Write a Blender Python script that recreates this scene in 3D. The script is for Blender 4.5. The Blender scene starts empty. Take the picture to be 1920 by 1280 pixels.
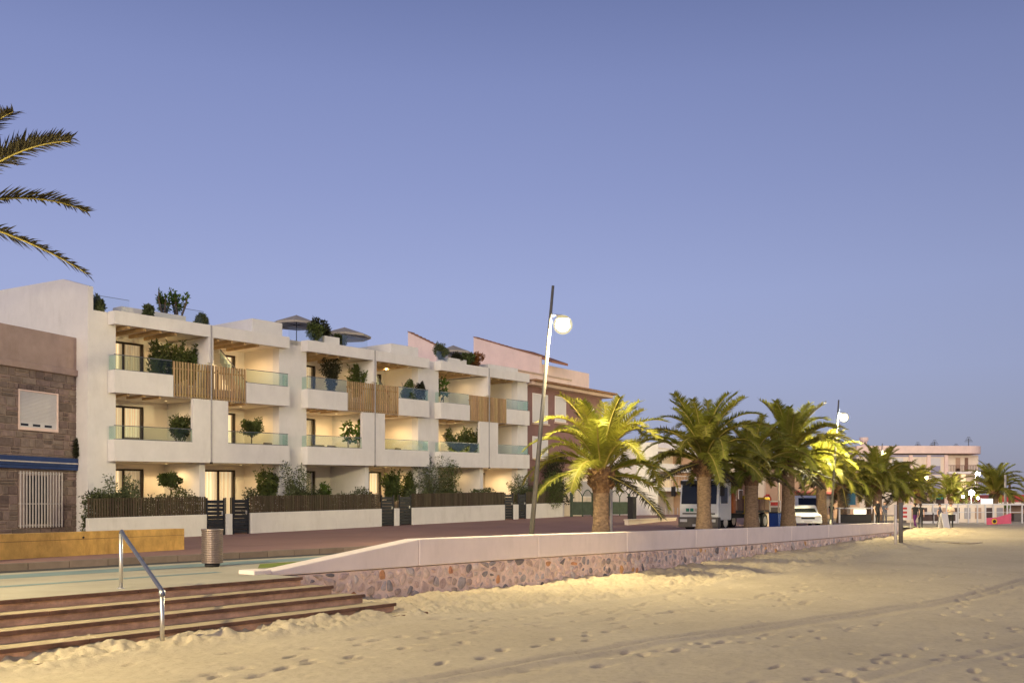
import bpy, bmesh, math, random
import numpy as np
from mathutils import Vector, Matrix

R = math.radians
random.seed(7)
rng = np.random.default_rng(7)
scene = bpy.context.scene
C = scene.collection

# ------------------------------------------------------------------ camera
EYE = 1.5
F = 1800.0          # focal length in photograph pixels (1920 wide)
cam = bpy.data.objects.new('camera', bpy.data.cameras.new('camera'))
C.objects.link(cam)
cam.location = (0, 0, EYE)
cam.rotation_euler = (R(90), 0, 0)
cam.data.sensor_width = 36
cam.data.lens = 36 * F / 1920
cam.data.shift_y = 305 / 1920
cam.data.clip_end = 4000
scene.camera = cam

# ------------------------------------------------------------------ sky and afterglow
SUN_EL, SUN_AZ = 14.0, 191.0       # behind the viewer, a little to the left
world = bpy.data.worlds.new('World')
scene.world = world
world.use_nodes = True
nt = world.node_tree
for nd in list(nt.nodes):
    nt.nodes.remove(nd)
N = nt.nodes.new
out = N('ShaderNodeOutputWorld')
sky = N('ShaderNodeTexSky')
sky.sky_type = 'NISHITA'
sky.sun_disc = False
sky.sun_elevation = R(8)
sky.sun_rotation = R(SUN_AZ)
sky.ozone_density = 3.0
bg1 = N('ShaderNodeBackground')
bg1.inputs[1].default_value = 0.07
nt.links.new(sky.outputs[0], bg1.inputs[0])
tc = N('ShaderNodeTexCoord')
sep = N('ShaderNodeSeparateXYZ')
nt.links.new(tc.outputs['Generated'], sep.inputs[0])
ramp = N('ShaderNodeValToRGB')
cr = ramp.color_ramp
cr.elements[0].position = 0.0
cr.elements[0].color = (0.35, 0.34, 0.44, 1)
cr.elements[1].position = 1.0
cr.elements[1].color = (0.075, 0.105, 0.26, 1)
for p, c in ((0.06, (0.39, 0.41, 0.575)), (0.13, (0.40, 0.445, 0.69)), (0.21, (0.375, 0.43, 0.715)), (0.31, (0.30, 0.352, 0.64)), (0.40, (0.245, 0.295, 0.57)), (0.47, (0.182, 0.226, 0.465)), (0.62, (0.135, 0.175, 0.38))):
    e = cr.elements.new(p)
    e.color = (*c, 1)
nt.links.new(sep.outputs[2], ramp.inputs[0])
bg2 = N('ShaderNodeBackground')
bg2.inputs[1].default_value = 1.0
az = N('ShaderNodeVectorMath')          # the twilight is strongest left of the view and fades to the right
az.operation = 'DOT_PRODUCT'
az.inputs[1].default_value = (-0.45, 0.89, 0)
nt.links.new(tc.outputs['Generated'], az.inputs[0])
azr = N('ShaderNodeMapRange')
azr.interpolation_type = 'SMOOTHSTEP'
azr.inputs['From Min'].default_value = 0.3
azr.inputs['From Max'].default_value = 1.0
azr.inputs['To Min'].default_value = 0.76
azr.inputs['To Max'].default_value = 1.0
nt.links.new(az.outputs['Value'], azr.inputs['Value'])
azm = N('ShaderNodeVectorMath')
azm.operation = 'SCALE'
nt.links.new(ramp.outputs[0], azm.inputs[0])
nt.links.new(azr.outputs[0], azm.inputs['Scale'])
nt.links.new(azm.outputs[0], bg2.inputs[0])
mx = N('ShaderNodeMixShader')
mx.inputs[0].default_value = 0.9
nt.links.new(bg1.outputs[0], mx.inputs[1])
nt.links.new(bg2.outputs[0], mx.inputs[2])
nt.links.new(mx.outputs[0], out.inputs[0])

sl = bpy.data.lights.new('afterglow', 'SUN')
sl.energy = 1.85
sl.angle = R(32)
sl.color = (1.0, 0.84, 0.70)
so = bpy.data.objects.new('afterglow', sl)
C.objects.link(so)
sdir = Vector((math.sin(R(SUN_AZ)) * math.cos(R(SUN_EL)), math.cos(R(SUN_AZ)) * math.cos(R(SUN_EL)), math.sin(R(SUN_EL))))
so.rotation_euler = (-sdir).to_track_quat('-Z', 'Y').to_euler()
so.location = (0, -20, 30)

vs = scene.view_settings
vs.view_transform = 'Standard'
vs.look = 'None'
vs.exposure = 0.0
vs.gamma = 1.0
vs.use_curve_mapping = False
scene.render.engine = 'CYCLES'
scene.cycles.use_denoising = True
scene.cycles.max_bounces = 6
scene.cycles.transparent_max_bounces = 16
scene.cycles.sample_clamp_indirect = 6.0
scene.cycles.caustics_reflective = False
scene.cycles.caustics_refractive = False

# ------------------------------------------------------------------ frames
TH = math.atan(1338 / 1800.0)
D = Vector((math.sin(TH), math.cos(TH), 0))         # along the street, away
NB = Vector((-math.cos(TH), math.sin(TH), 0))       # away from the beach (t)
PHI = R(90) - TH
P0 = Vector(((215 - 960) / F * 41.0, 41.0, 0))      # front corner of the new building
K = 0.0192                                          # the street climbs 1.9 %


def W(s, t, z=0.0):
    p = P0 + D * s + NB * t
    return Vector((p.x, p.y, z))


def at(u, v, Y):
    return Vector(((u - 960) / F * Y, Y, EYE + (945 - v) / F * Y))


def on_t(u, v, t):
    """(s, w) on the vertical plane t = const of the street frame"""
    a = (u - 960) / F
    p = P0 + NB * t
    s = (a * p.y - p.x) / (D.x - a * D.y)
    Y = p.y + s * D.y
    return s, EYE + (945 - v) / F * Y - K * s


def on_s(u, v, s):
    """(t, z) on the vertical plane s = const"""
    a = (u - 960) / F
    p = P0 + D * s
    t = (a * p.y - p.x) / (NB.x - a * NB.y)
    Y = p.y + t * NB.y
    return t, EYE + (945 - v) / F * Y


# ------------------------------------------------------------------ helpers
def link(o, parent=None):
    C.objects.link(o)
    if parent is not None:
        o.parent = parent
    return o


def tag(o, label=None, cat=None, group=None, kind=None):
    if label:
        o['label'] = label
    if cat:
        o['category'] = cat
    if group:
        o['group'] = group
    if kind:
        o['kind'] = kind
    return o


def thing(name, label, cat, loc=(0, 0, 0), rz=0.0, group=None):
    o = bpy.data.objects.new(name, None)
    o.empty_display_size = 0.2
    link(o)
    o.location = loc
    o.rotation_euler = (0, 0, rz)
    return tag(o, label, cat, group)


def inst(name, mesh, parent, loc=(0, 0, 0), rot=(0, 0, 0), sc=(1, 1, 1)):
    o = bpy.data.objects.new(name, mesh)
    link(o, parent)
    o.location = loc
    o.rotation_euler = rot
    o.scale = sc
    return o


class MB:
    def __init__(self, warp=None):
        self.v, self.f, self.m = [], [], []
        self.warp = warp
        self.mi = 0

    def add(self, vs, fs):
        b = len(self.v)
        self.v += [tuple(p) for p in vs]
        for f in fs:
            self.f.append(tuple(b + i for i in f))
            self.m.append(self.mi)
        return self

    def box(self, x0, x1, y0, y1, z0, z1):
        return self.add([(x0, y0, z0), (x1, y0, z0), (x1, y1, z0), (x0, y1, z0), (x0, y0, z1), (x1, y0, z1), (x1, y1, z1), (x0, y1, z1)],
                        [(3, 2, 1, 0), (4, 5, 6, 7), (0, 1, 5, 4), (1, 2, 6, 5), (2, 3, 7, 6), (3, 0, 4, 7)])

    def prism(self, pts, axis, a, b):
        """pts in the plane normal to axis ('x': (y,z), 'y': (x,z), 'z': (x,y))"""
        n = len(pts)
        mk = {'x': lambda p, q: (q, p[0], p[1]), 'y': lambda p, q: (p[0], q, p[1]), 'z': lambda p, q: (p[0], p[1], q)}[axis]
        vs = [mk(p, a) for p in pts] + [mk(p, b) for p in pts]
        fs = [tuple(range(n))[::-1], tuple(range(n, 2 * n))] + [(i, (i + 1) % n, n + (i + 1) % n, n + i) for i in range(n)]
        return self.add(vs, fs)

    def tube(self, pts, rad, n=8, cap=True):
        pts = [Vector(p) for p in pts]
        if not hasattr(rad, '__len__'):
            rad = [rad] * len(pts)
        vs, fs = [], []
        up = Vector((0, 0, 1))
        for i, p in enumerate(pts):
            d = (pts[min(i + 1, len(pts) - 1)] - pts[max(i - 1, 0)]).normalized()
            a = d.cross(up)
            if a.length < 1e-3:
                a = d.cross(Vector((1, 0, 0)))
            a.normalize()
            b = d.cross(a)
            for k in range(n):
                q = 2 * math.pi * k / n
                vs.append(p + (a * math.cos(q) + b * math.sin(q)) * rad[i])
        for i in range(len(pts) - 1):
            for k in range(n):
                fs.append((i * n + k, i * n + (k + 1) % n, (i + 1) * n + (k + 1) % n, (i + 1) * n + k))
        if cap:
            fs.append(tuple(range(n))[::-1])
            fs.append(tuple(range((len(pts) - 1) * n, len(pts) * n)))
        return self.add(vs, fs)

    def lathe(self, prof, n=20, c=(0, 0, 0)):
        vs = [(c[0] + r * math.cos(2 * math.pi * k / n), c[1] + r * math.sin(2 * math.pi * k / n), c[2] + z) for r, z in prof for k in range(n)]
        fs = [(i * n + k, i * n + (k + 1) % n, (i + 1) * n + (k + 1) % n, (i + 1) * n + k) for i in range(len(prof) - 1) for k in range(n)]
        fs.append(tuple(range(n))[::-1])
        fs.append(tuple(range((len(prof) - 1) * n, len(prof) * n)))
        return self.add(vs, fs)

    def mesh(self, name):
        me = bpy.data.meshes.new(name)
        vs = [self.warp(*p) for p in self.v] if self.warp else self.v
        me.from_pydata(vs, [], self.f)
        return me

    def build(self, name, mats, parent=None, smooth=False, bevel=0.0, loc=None, rz=0.0):
        me = self.mesh(name)
        if not isinstance(mats, (list, tuple)):
            mats = [mats]
        for m in mats:
            me.materials.append(m)
        if len(mats) > 1:
            me.polygons.foreach_set('material_index', self.m)
        if smooth:
            me.polygons.foreach_set('use_smooth', [True] * len(me.polygons))
        me.update()
        o = bpy.data.objects.new(name, me)
        link(o, parent)
        if bevel:
            b = o.modifiers.new('bevel', 'BEVEL')
            b.width = bevel
            b.segments = 2
            b.limit_method = 'ANGLE'
        if loc is not None:
            o.location = loc
            o.rotation_euler = (0, 0, rz)
        return o


def np_mesh(name, co, quads, mat, smooth=True):
    me = bpy.data.meshes.new(name)
    nv, nq = len(co), len(quads)
    me.vertices.add(nv)
    me.vertices.foreach_set('co', np.ascontiguousarray(co, dtype=np.float32).ravel())
    k = quads.shape[1]
    me.loops.add(nq * k)
    me.loops.foreach_set('vertex_index', np.ascontiguousarray(quads, dtype=np.int32).ravel())
    me.polygons.add(nq)
    me.polygons.foreach_set('loop_start', np.arange(0, nq * k, k, dtype=np.int32))
    me.polygons.foreach_set('loop_total', np.full(nq, k, dtype=np.int32))
    me.update(calc_edges=True)
    if smooth:
        me.polygons.foreach_set('use_smooth', np.ones(nq, dtype=bool))
    me.materials.append(mat)
    return me


# ------------------------------------------------------------------ materials
def mat(name, col, rough=0.8, var=0.12, scale=2.0, bump=0.15, bscale=35.0, spec=0.3, metal=0.0, col2=None, stain=0.0, stretch=None, rand=0.0, transl=0.0, bdist=0.01, detail=6):
    m = bpy.data.materials.new(name)
    m.use_nodes = True
    t = m.node_tree
    b = t.nodes['Principled BSDF']
    b.inputs['Roughness'].default_value = rough
    b.inputs['Specular IOR Level'].default_value = spec
    b.inputs['Metallic'].default_value = metal
    L = t.links.new
    geo = t.nodes.new('ShaderNodeNewGeometry')
    vec = geo.outputs['Position']
    if stretch:
        mp = t.nodes.new('ShaderNodeMapping')
        mp.inputs['Scale'].default_value = stretch
        L(vec, mp.inputs[0])
        vec = mp.outputs[0]
    nz = t.nodes.new('ShaderNodeTexNoise')
    nz.inputs['Scale'].default_value = scale
    nz.inputs['Detail'].default_value = detail
    nz.inputs['Roughness'].default_value = 0.65
    L(vec, nz.inputs['Vector'])
    rp = t.nodes.new('ShaderNodeValToRGB')
    c0 = [max(0, c * (1 - var)) for c in col]
    c1 = list(col2) if col2 else [min(1, c * (1 + var)) for c in col]
    rp.color_ramp.elements[0].position = 0.32
    rp.color_ramp.elements[1].position = 0.68
    rp.color_ramp.elements[0].color = (*c0, 1)
    rp.color_ramp.elements[1].color = (*c1, 1)
    L(nz.outputs['Fac'], rp.inputs[0])
    colo = rp.outputs[0]
    if stain:
        n2 = t.nodes.new('ShaderNodeTexNoise')
        n2.inputs['Scale'].default_value = 0.9
        n2.inputs['Detail'].default_value = 8
        n2.inputs['Roughness'].default_value = 0.75
        mp2 = t.nodes.new('ShaderNodeMapping')
        mp2.inputs['Scale'].default_value = (1.6, 1.6, 0.5)
        L(geo.outputs['Position'], mp2.inputs[0])
        L(mp2.outputs[0], n2.inputs['Vector'])
        r2 = t.nodes.new('ShaderNodeValToRGB')
        r2.color_ramp.elements[0].position = 0.5
        r2.color_ramp.elements[1].position = 0.78
        r2.color_ramp.elements[0].color = (1, 1, 1, 1)
        r2.color_ramp.elements[1].color = (1 - stain, 1 - stain * 1.1, 1 - stain * 1.25, 1)
        L(n2.outputs['Fac'], r2.inputs[0])
        mm = t.nodes.new('ShaderNodeMix')
        mm.data_type = 'RGBA'
        mm.blend_type = 'MULTIPLY'
        mm.inputs['Factor'].default_value = 1
        L(colo, mm.inputs['A'])
        L(r2.outputs[0], mm.inputs['B'])
        colo = mm.outputs['Result']
    if rand:
        oi = t.nodes.new('ShaderNodeObjectInfo')
        hs = t.nodes.new('ShaderNodeHueSaturation')
        mr = t.nodes.new('ShaderNodeMapRange')
        mr.inputs['To Min'].default_value = 1 - rand
        mr.inputs['To Max'].default_value = 1 + rand
        L(oi.outputs['Random'], mr.inputs['Value'])
        L(mr.outputs[0], hs.inputs['Value'])
        ms = t.nodes.new('ShaderNodeMath')
        ms.operation = 'MULTIPLY_ADD'
        ms.inputs[1].default_value = 0.04 * min(1, rand * 3)
        ms.inputs[2].default_value = 0.5 - 0.02 * min(1, rand * 3)
        fr = t.nodes.new('ShaderNodeMath')
        fr.operation = 'FRACT'
        m7 = t.nodes.new('ShaderNodeMath')
        m7.operation = 'MULTIPLY'
        m7.inputs[1].default_value = 7.31
        L(oi.outputs['Random'], m7.inputs[0])
        L(m7.outputs[0], fr.inputs[0])
        L(fr.outputs[0], ms.inputs[0])
        L(ms.outputs[0], hs.inputs['Hue'])
        L(colo, hs.inputs['Color'])
        colo = hs.outputs[0]
    L(colo, b.inputs['Base Color'])
    if bump:
        n3 = t.nodes.new('ShaderNodeTexNoise')
        n3.inputs['Scale'].default_value = bscale
        n3.inputs['Detail'].default_value = 5
        L(vec, n3.inputs['Vector'])
        bp = t.nodes.new('ShaderNodeBump')
        bp.inputs['Strength'].default_value = bump
        bp.inputs['Distance'].default_value = bdist
        L(n3.outputs['Fac'], bp.inputs['Height'])
        L(bp.outputs[0], b.inputs['Normal'])
    if transl:
        tr = t.nodes.new('ShaderNodeBsdfTranslucent')
        ms2 = t.nodes.new('ShaderNodeMixShader')
        ms2.inputs[0].default_value = transl
        L(colo, tr.inputs[0])
        L(b.outputs[0], ms2.inputs[1])
        L(tr.outputs[0], ms2.inputs[2])
        L(ms2.outputs[0], t.nodes['Material Output'].inputs[0])
    return m


def emit(name, col, strength, base=(0.8, 0.8, 0.8)):
    m = bpy.data.materials.new(name)
    m.use_nodes = True
    b = m.node_tree.nodes['Principled BSDF']
    b.inputs['Base Color'].default_value = (*base, 1)
    b.inputs['Emission Color'].default_value = (*col, 1)
    b.inputs['Emission Strength'].default_value = strength
    b.inputs['Roughness'].default_value = 0.6
    return m


def glass(name, tint, alpha=0.75, rough=0.03):
    m = bpy.data.materials.new(name)
    m.use_nodes = True
    t = m.node_tree
    for nd in list(t.nodes):
        t.nodes.remove(nd)
    o = t.nodes.new('ShaderNodeOutputMaterial')
    tr = t.nodes.new('ShaderNodeBsdfTransparent')
    tr.inputs[0].default_value = (*[c * alpha for c in tint], 1)
    gl = t.nodes.new('ShaderNodeBsdfGlossy')
    gl.inputs[0].default_value = (0.9, 0.95, 0.95, 1)
    gl.inputs['Roughness'].default_value = rough
    fr = t.nodes.new('ShaderNodeFresnel')
    fr.inputs[0].default_value = 1.5
    ma = t.nodes.new('ShaderNodeMath')
    ma.operation = 'MULTIPLY_ADD'
    ma.inputs[1].default_value = 0.2
    ma.inputs[2].default_value = 0.006
    mx = t.nodes.new('ShaderNodeMixShader')
    L = t.links.new
    L(fr.outputs[0], ma.inputs[0])
    L(ma.outputs[0], mx.inputs[0])
    L(tr.outputs[0], mx.inputs[1])
    L(gl.outputs[0], mx.inputs[2])
    L(mx.outputs[0], o.inputs[0])
    return m


M = {}
M['plaster'] = mat('white_plaster', (0.715, 0.685, 0.65), 0.85, 0.05, 1.2, 0.14, 60, stain=0.11)
M['plaster_in'] = mat('cream_plaster', (0.83, 0.76, 0.66), 0.85, 0.03, 1.2, 0.08, 60)
M['gwall'] = mat('garden_wall_plaster', (0.70, 0.67, 0.61), 0.85, 0.05, 1.5, 0.15, 50, stain=0.16)
M['timber'] = mat('timber', (0.38, 0.26, 0.13), 0.65, 0.25, 3, 0.15, 30, stretch=(6, 6, 0.7), rand=0.18)
M['beam'] = mat('beam_timber', (0.52, 0.36, 0.20), 0.65, 0.2, 3, 0.1, 30)
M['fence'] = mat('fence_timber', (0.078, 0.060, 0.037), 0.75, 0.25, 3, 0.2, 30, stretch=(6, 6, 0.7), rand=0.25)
M['darkmetal'] = mat('dark_metal', (0.016, 0.018, 0.022), 0.45, 0.15, 4, 0.03, 80, spec=0.4, rand=0.1)
M['frame'] = mat('bronze_frame', (0.035, 0.022, 0.016), 0.4, 0.1, 4, 0.0)
M['steel'] = mat('brushed_steel', (0.62, 0.60, 0.57), 0.38, 0.08, 6, 0.04, 90, metal=0.85)
M['seam'] = mat('grey_joint', (0.36, 0.34, 0.34), 0.6, 0.08, 4, 0.0)
M['lamppole'] = mat('galvanised_pole', (0.16, 0.15, 0.135), 0.5, 0.12, 5, 0.05, 60, metal=0.35)
M['railgrey'] = mat('rail_metal', (0.16, 0.17, 0.18), 0.4, 0.05, 4, 0, metal=0.6)
M['glass'] = glass('balustrade_glass', (0.88, 0.95, 0.92), 1.0)
M['clearglass'] = glass('roof_glass', (0.965, 0.975, 0.97), 1.0)
M['pane'] = glass('window_glass', (0.95, 0.96, 0.96), 1.0)
M['paving'] = mat('red_paving', (0.31, 0.18, 0.15), 0.85, 0.10, 0.35, 0.12, 25, stretch=None, stain=0.10)
M['concrete'] = mat('promenade_concrete', (0.40, 0.36, 0.28), 0.9, 0.10, 0.6, 0.2, 30, stain=0.12)
M['gutter_shade'] = mat('shaded', (0.06, 0.055, 0.055), 0.9, 0.15, 1, 0.2, 60)  # dark tone carries the kerb's shadow in the gutter
M['bike'] = mat('blue_lane', (0.20, 0.27, 0.27), 0.85, 0.12, 0.8, 0.15, 40, stain=0.2)
M['green'] = mat('green_lane', (0.16, 0.20, 0.03), 0.85, 0.2, 0.8, 0.2, 30)
M['kerb'] = mat('kerb_stone', (0.20, 0.15, 0.12), 0.9, 0.15, 2, 0.2, 40, rand=0.12)
M['coping'] = mat('rendered_coping', (0.82, 0.70, 0.625), 0.9, 0.05, 1.0, 0.15, 40, stain=0.10)
M['mortar'] = mat('mortar', (0.76, 0.58, 0.485), 0.95, 0.18, 4, 0.6, 25, stain=0.2, bdist=0.03)
M['terracotta'] = mat('step_terracotta', (0.60, 0.36, 0.235), 0.85, 0.36, 2.2, 0.5, 30, stain=0.38, stretch=(1, 1, 2.5))
M['nosing'] = mat('dark_nosing', (0.16, 0.085, 0.055), 0.8, 0.4, 3, 0.2, 30)
M['tread'] = mat('sandy_tread', (0.40, 0.32, 0.20), 0.9, 0.2, 3, 0.3, 30)
M['yellow'] = mat('ochre_render', (0.66, 0.40, 0.12), 0.85, 0.22, 1.8, 0.45, 18, stain=0.5, bdist=0.02)
M['brick_old'] = mat('old_stone', (0.205, 0.155, 0.135), 0.9, 0.25, 5, 0.6, 22, rand=0.32, bdist=0.02)
M['mortar_old'] = mat('old_mortar', (0.34, 0.255, 0.215), 0.95, 0.15, 4, 0.4, 25)
M['render_old'] = mat('old_render', (0.37, 0.275, 0.245), 0.9, 0.12, 1.3, 0.25, 25, stain=0.2)
M['shutter'] = mat('white_shutter', (0.62, 0.60, 0.60), 0.6, 0.03, 3, 0.0)
M['whitemetal'] = mat('white_metal', (0.55, 0.50, 0.47), 0.55, 0.1, 5, 0.05, 60)
M['awning'] = mat('blue_awning', (0.028, 0.055, 0.16), 0.7, 0.15, 4, 0.1, 30)
M['pinkwall'] = mat('pink_render', (0.82, 0.63, 0.55), 0.9, 0.06, 0.8, 0.15, 30, stain=0.10)
M['purple'] = mat('mauve_facade', (0.24, 0.135, 0.125), 0.88, 0.10, 1.5, 0.15, 30, stain=0.10)
M['cornice'] = mat('cornice_render', (0.55, 0.41, 0.32), 0.9, 0.06, 1.2, 0.1, 30)
M['tile'] = mat('roof_tile', (0.30, 0.15, 0.09), 0.85, 0.25, 4, 0.2, 30, rand=0.2)
M['housewhite'] = mat('house_white', (0.84, 0.79, 0.75), 0.88, 0.05, 0.7, 0.1, 30, stain=0.08)
M['housecream'] = mat('house_cream', (0.76, 0.65, 0.52), 0.88, 0.06, 0.7, 0.1, 30, stain=0.1)
M['housetan'] = mat('house_tan', (0.46, 0.31, 0.22), 0.88, 0.08, 0.7, 0.1, 30, stain=0.12)
M['housebrown'] = mat('house_brown', (0.24, 0.14, 0.10), 0.9, 0.2, 1.5, 0.3, 20, stain=0.2)
M['bandblue'] = mat('lavender_band', (0.30, 0.29, 0.40), 0.8, 0.05, 1, 0)
M['gatewire'] = mat('green_mesh_gate', (0.055, 0.075, 0.05), 0.7, 0.2, 3, 0.1, 30)
M['bark'] = mat('palm_bark', (0.30, 0.20, 0.12), 0.95, 0.35, 7, 0.9, 26, stretch=(1, 1, 2.2), bdist=0.04)
M['boss'] = mat('palm_boss', (0.20, 0.115, 0.06), 0.95, 0.4, 9, 0.9, 26, bdist=0.04)
M['frond'] = mat('palm_frond', (0.25, 0.25, 0.037), 0.5, 0.25, 1.5, 0, spec=0.35, rand=0.28, transl=0.42)
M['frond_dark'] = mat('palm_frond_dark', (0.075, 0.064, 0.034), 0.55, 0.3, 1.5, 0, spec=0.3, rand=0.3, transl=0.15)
M['leaf'] = mat('shrub_leaf', (0.085, 0.11, 0.032), 0.55, 0.45, 3, 0, rand=0.2, transl=0.25)
M['leaf_olive'] = mat('olive_leaf', (0.11, 0.13, 0.06), 0.55, 0.35, 3, 0, rand=0.15, transl=0.25)
M['leaf_bright'] = mat('bright_leaf', (0.075, 0.125, 0.018), 0.5, 0.35, 3, 0, rand=0.15, transl=0.3)
M['leaf_dark'] = mat('dark_leaf', (0.030, 0.032, 0.014), 0.6, 0.4, 3, 0, rand=0.2, transl=0.15)
M['leaf_hedge'] = mat('hedge_leaf', (0.075, 0.088, 0.034), 0.6, 0.5, 3, 0, rand=0.15, transl=0.2)
M['leaf_rust'] = mat('rusty_leaf', (0.22, 0.085, 0.02), 0.6, 0.4, 3, 0, transl=0.2)
M['stem'] = mat('woody_stem', (0.10, 0.07, 0.045), 0.9, 0.2, 8, 0.3, 40)
M['pot'] = mat('pale_pot', (0.62, 0.58, 0.52), 0.7, 0.08, 4, 0.1, 40, rand=0.1)
M['canvas'] = mat('parasol_canvas', (0.44, 0.39, 0.33), 0.85, 0.08, 4, 0.1, 60, transl=0.2)
M['rattan'] = mat('rattan', (0.25, 0.17, 0.11), 0.8, 0.2, 8, 0.3, 60)
M['sand'] = None
M['truckwhite'] = mat('truck_paint', (0.80, 0.79, 0.77), 0.35, 0.05, 2, 0, spec=0.5)
M['plasticdark'] = mat('dark_plastic', (0.03, 0.028, 0.028), 0.6, 0.15, 5, 0.1, 40)
M['bumper'] = mat('grey_bumper', (0.13, 0.115, 0.105), 0.7, 0.15, 3, 0.1, 30)
M['windscreen'] = mat('dark_windscreen', (0.015, 0.018, 0.028), 0.12, 0.1, 2, 0, spec=0.4)
M['orange'] = mat('orange_paint', (0.42, 0.12, 0.03), 0.5, 0.15, 2, 0.05, 30)
M['rubber'] = mat('rubber', (0.015, 0.015, 0.015), 0.85, 0.2, 8, 0.2, 40)
M['yellowpaint'] = mat('yellow_paint', (0.62, 0.40, 0.03), 0.5, 0.1, 2, 0.05, 30)
M['bluepaint'] = mat('blue_paint', (0.02, 0.06, 0.28), 0.5, 0.1, 2, 0.05, 30)
M['greenpaint'] = mat('green_sticker', (0.03, 0.24, 0.15), 0.5, 0.1, 2, 0)
M['redpaint'] = mat('red_paint', (0.42, 0.05, 0.05), 0.5, 0.1, 2, 0)
M['pinkpaint'] = mat('pink_canvas', (0.55, 0.10, 0.17), 0.7, 0.1, 2, 0.05, 30)
M['skin'] = mat('skin', (0.50, 0.30, 0.22), 0.6, 0.05, 3, 0)
M['hair'] = mat('hair', (0.04, 0.025, 0.018), 0.7, 0.2, 9, 0)
M['clothblack'] = mat('black_cloth', (0.018, 0.018, 0.02), 0.9, 0.2, 6, 0.1, 50)
M['clothpurple'] = mat('purple_cloth', (0.09, 0.015, 0.11), 0.85, 0.2, 6, 0.1, 50)
M['clothblue'] = mat('slate_cloth', (0.08, 0.085, 0.12), 0.85, 0.2, 6, 0.1, 50)
M['clothcream'] = mat('cream_cloth', (0.55, 0.47, 0.34), 0.85, 0.1, 6, 0.1, 50)
M['clothgrey'] = mat('grey_cloth', (0.17, 0.16, 0.17), 0.85, 0.1, 6, 0.1, 50)
M['shop'] = mat('dark_shopfront', (0.07, 0.045, 0.04), 0.5, 0.3, 1, 0)
M['binmetal'] = mat('bin_metal', (0.34, 0.27, 0.23), 0.42, 0.15, 8, 0.1, 60, metal=0.75)
M['bluerail'] = mat('painted_rail', (0.13, 0.14, 0.20), 0.35, 0.15, 12, 0.05, 60, metal=0.6)
M['plank'] = mat('boardwalk_plank', (0.42, 0.35, 0.24), 0.85, 0.15, 3, 0.2, 30, rand=0.15)
WARM = (1.0, 0.66, 0.30)
LAMPC = (1.0, 0.84, 0.45)
M['lamp'] = emit('street_lamp_light', LAMPC, 4900)
M['lampfar'] = emit('street_lamp_light_far', (1.0, 0.80, 0.42), 5000)
M['lampnear'] = emit('street_lamp_light_near', LAMPC, 8300)
M['lampwhite'] = emit('white_lamp_light', (1.0, 0.93, 0.82), 3000)
M['downlight'] = emit('downlight', WARM, .7)


def halo_mat():
    """see-through globe with added yellow emission, a halo round the bulb"""
    m = bpy.data.materials.new('halo_globe')
    m.use_nodes = True
    t = m.node_tree
    for nd in list(t.nodes):
        t.nodes.remove(nd)
    o = t.nodes.new('ShaderNodeOutputMaterial')
    tr = t.nodes.new('ShaderNodeBsdfTransparent')
    em = t.nodes.new('ShaderNodeEmission')
    em.inputs[0].default_value = (1.0, 0.84, 0.36, 1)
    em.inputs[1].default_value = 1.25
    mx_ = t.nodes.new('ShaderNodeMixShader')
    mx_.inputs[0].default_value = 0.35
    t.links.new(tr.outputs[0], mx_.inputs[1])
    t.links.new(em.outputs[0], mx_.inputs[2])
    t.links.new(mx_.outputs[0], o.inputs[0])
    return m


M['lamp_halo'] = halo_mat()


def curtain_mat(name, strength):
    """a lit room behind a window: warm light on hanging curtains"""
    m = emit(name, (1.0, 0.72, 0.40), strength * 1.35, (0.7, 0.6, 0.45))
    t = m.node_tree
    b = t.nodes['Principled BSDF']
    tc = t.nodes.new('ShaderNodeTexCoord')
    wv = t.nodes.new('ShaderNodeTexWave')
    wv.inputs['Scale'].default_value = 2.6
    wv.inputs['Distortion'].default_value = 2.5
    mp = t.nodes.new('ShaderNodeMapping')
    mp.inputs['Scale'].default_value = (1, 1, 0.15)
    t.links.new(tc.outputs['Object'], mp.inputs[0])
    t.links.new(mp.outputs[0], wv.inputs[0])
    rp = t.nodes.new('ShaderNodeValToRGB')
    rp.color_ramp.elements[0].color = (0.62, 0.40, 0.19, 1)
    rp.color_ramp.elements[1].color = (1.0, 0.76, 0.46, 1)
    t.links.new(wv.outputs[0], rp.inputs[0])
    t.links.new(rp.outputs[0], b.inputs['Emission Color'])
    return m


CUR = {k: curtain_mat('lit_curtain_%d' % i, k) for i, k in enumerate((0.06, 0.3, 0.55, 0.9))}

# ================================================================== THE SETTING
# ------------------------------------------------------------------ sand
WALL_A = Vector((-5.3, 20.8, 0))    # where the sea wall starts
WT = (WALL_A - P0).dot(NB)          # t of the wall face
WS = (WALL_A - P0).dot(D)           # s of its start


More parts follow.
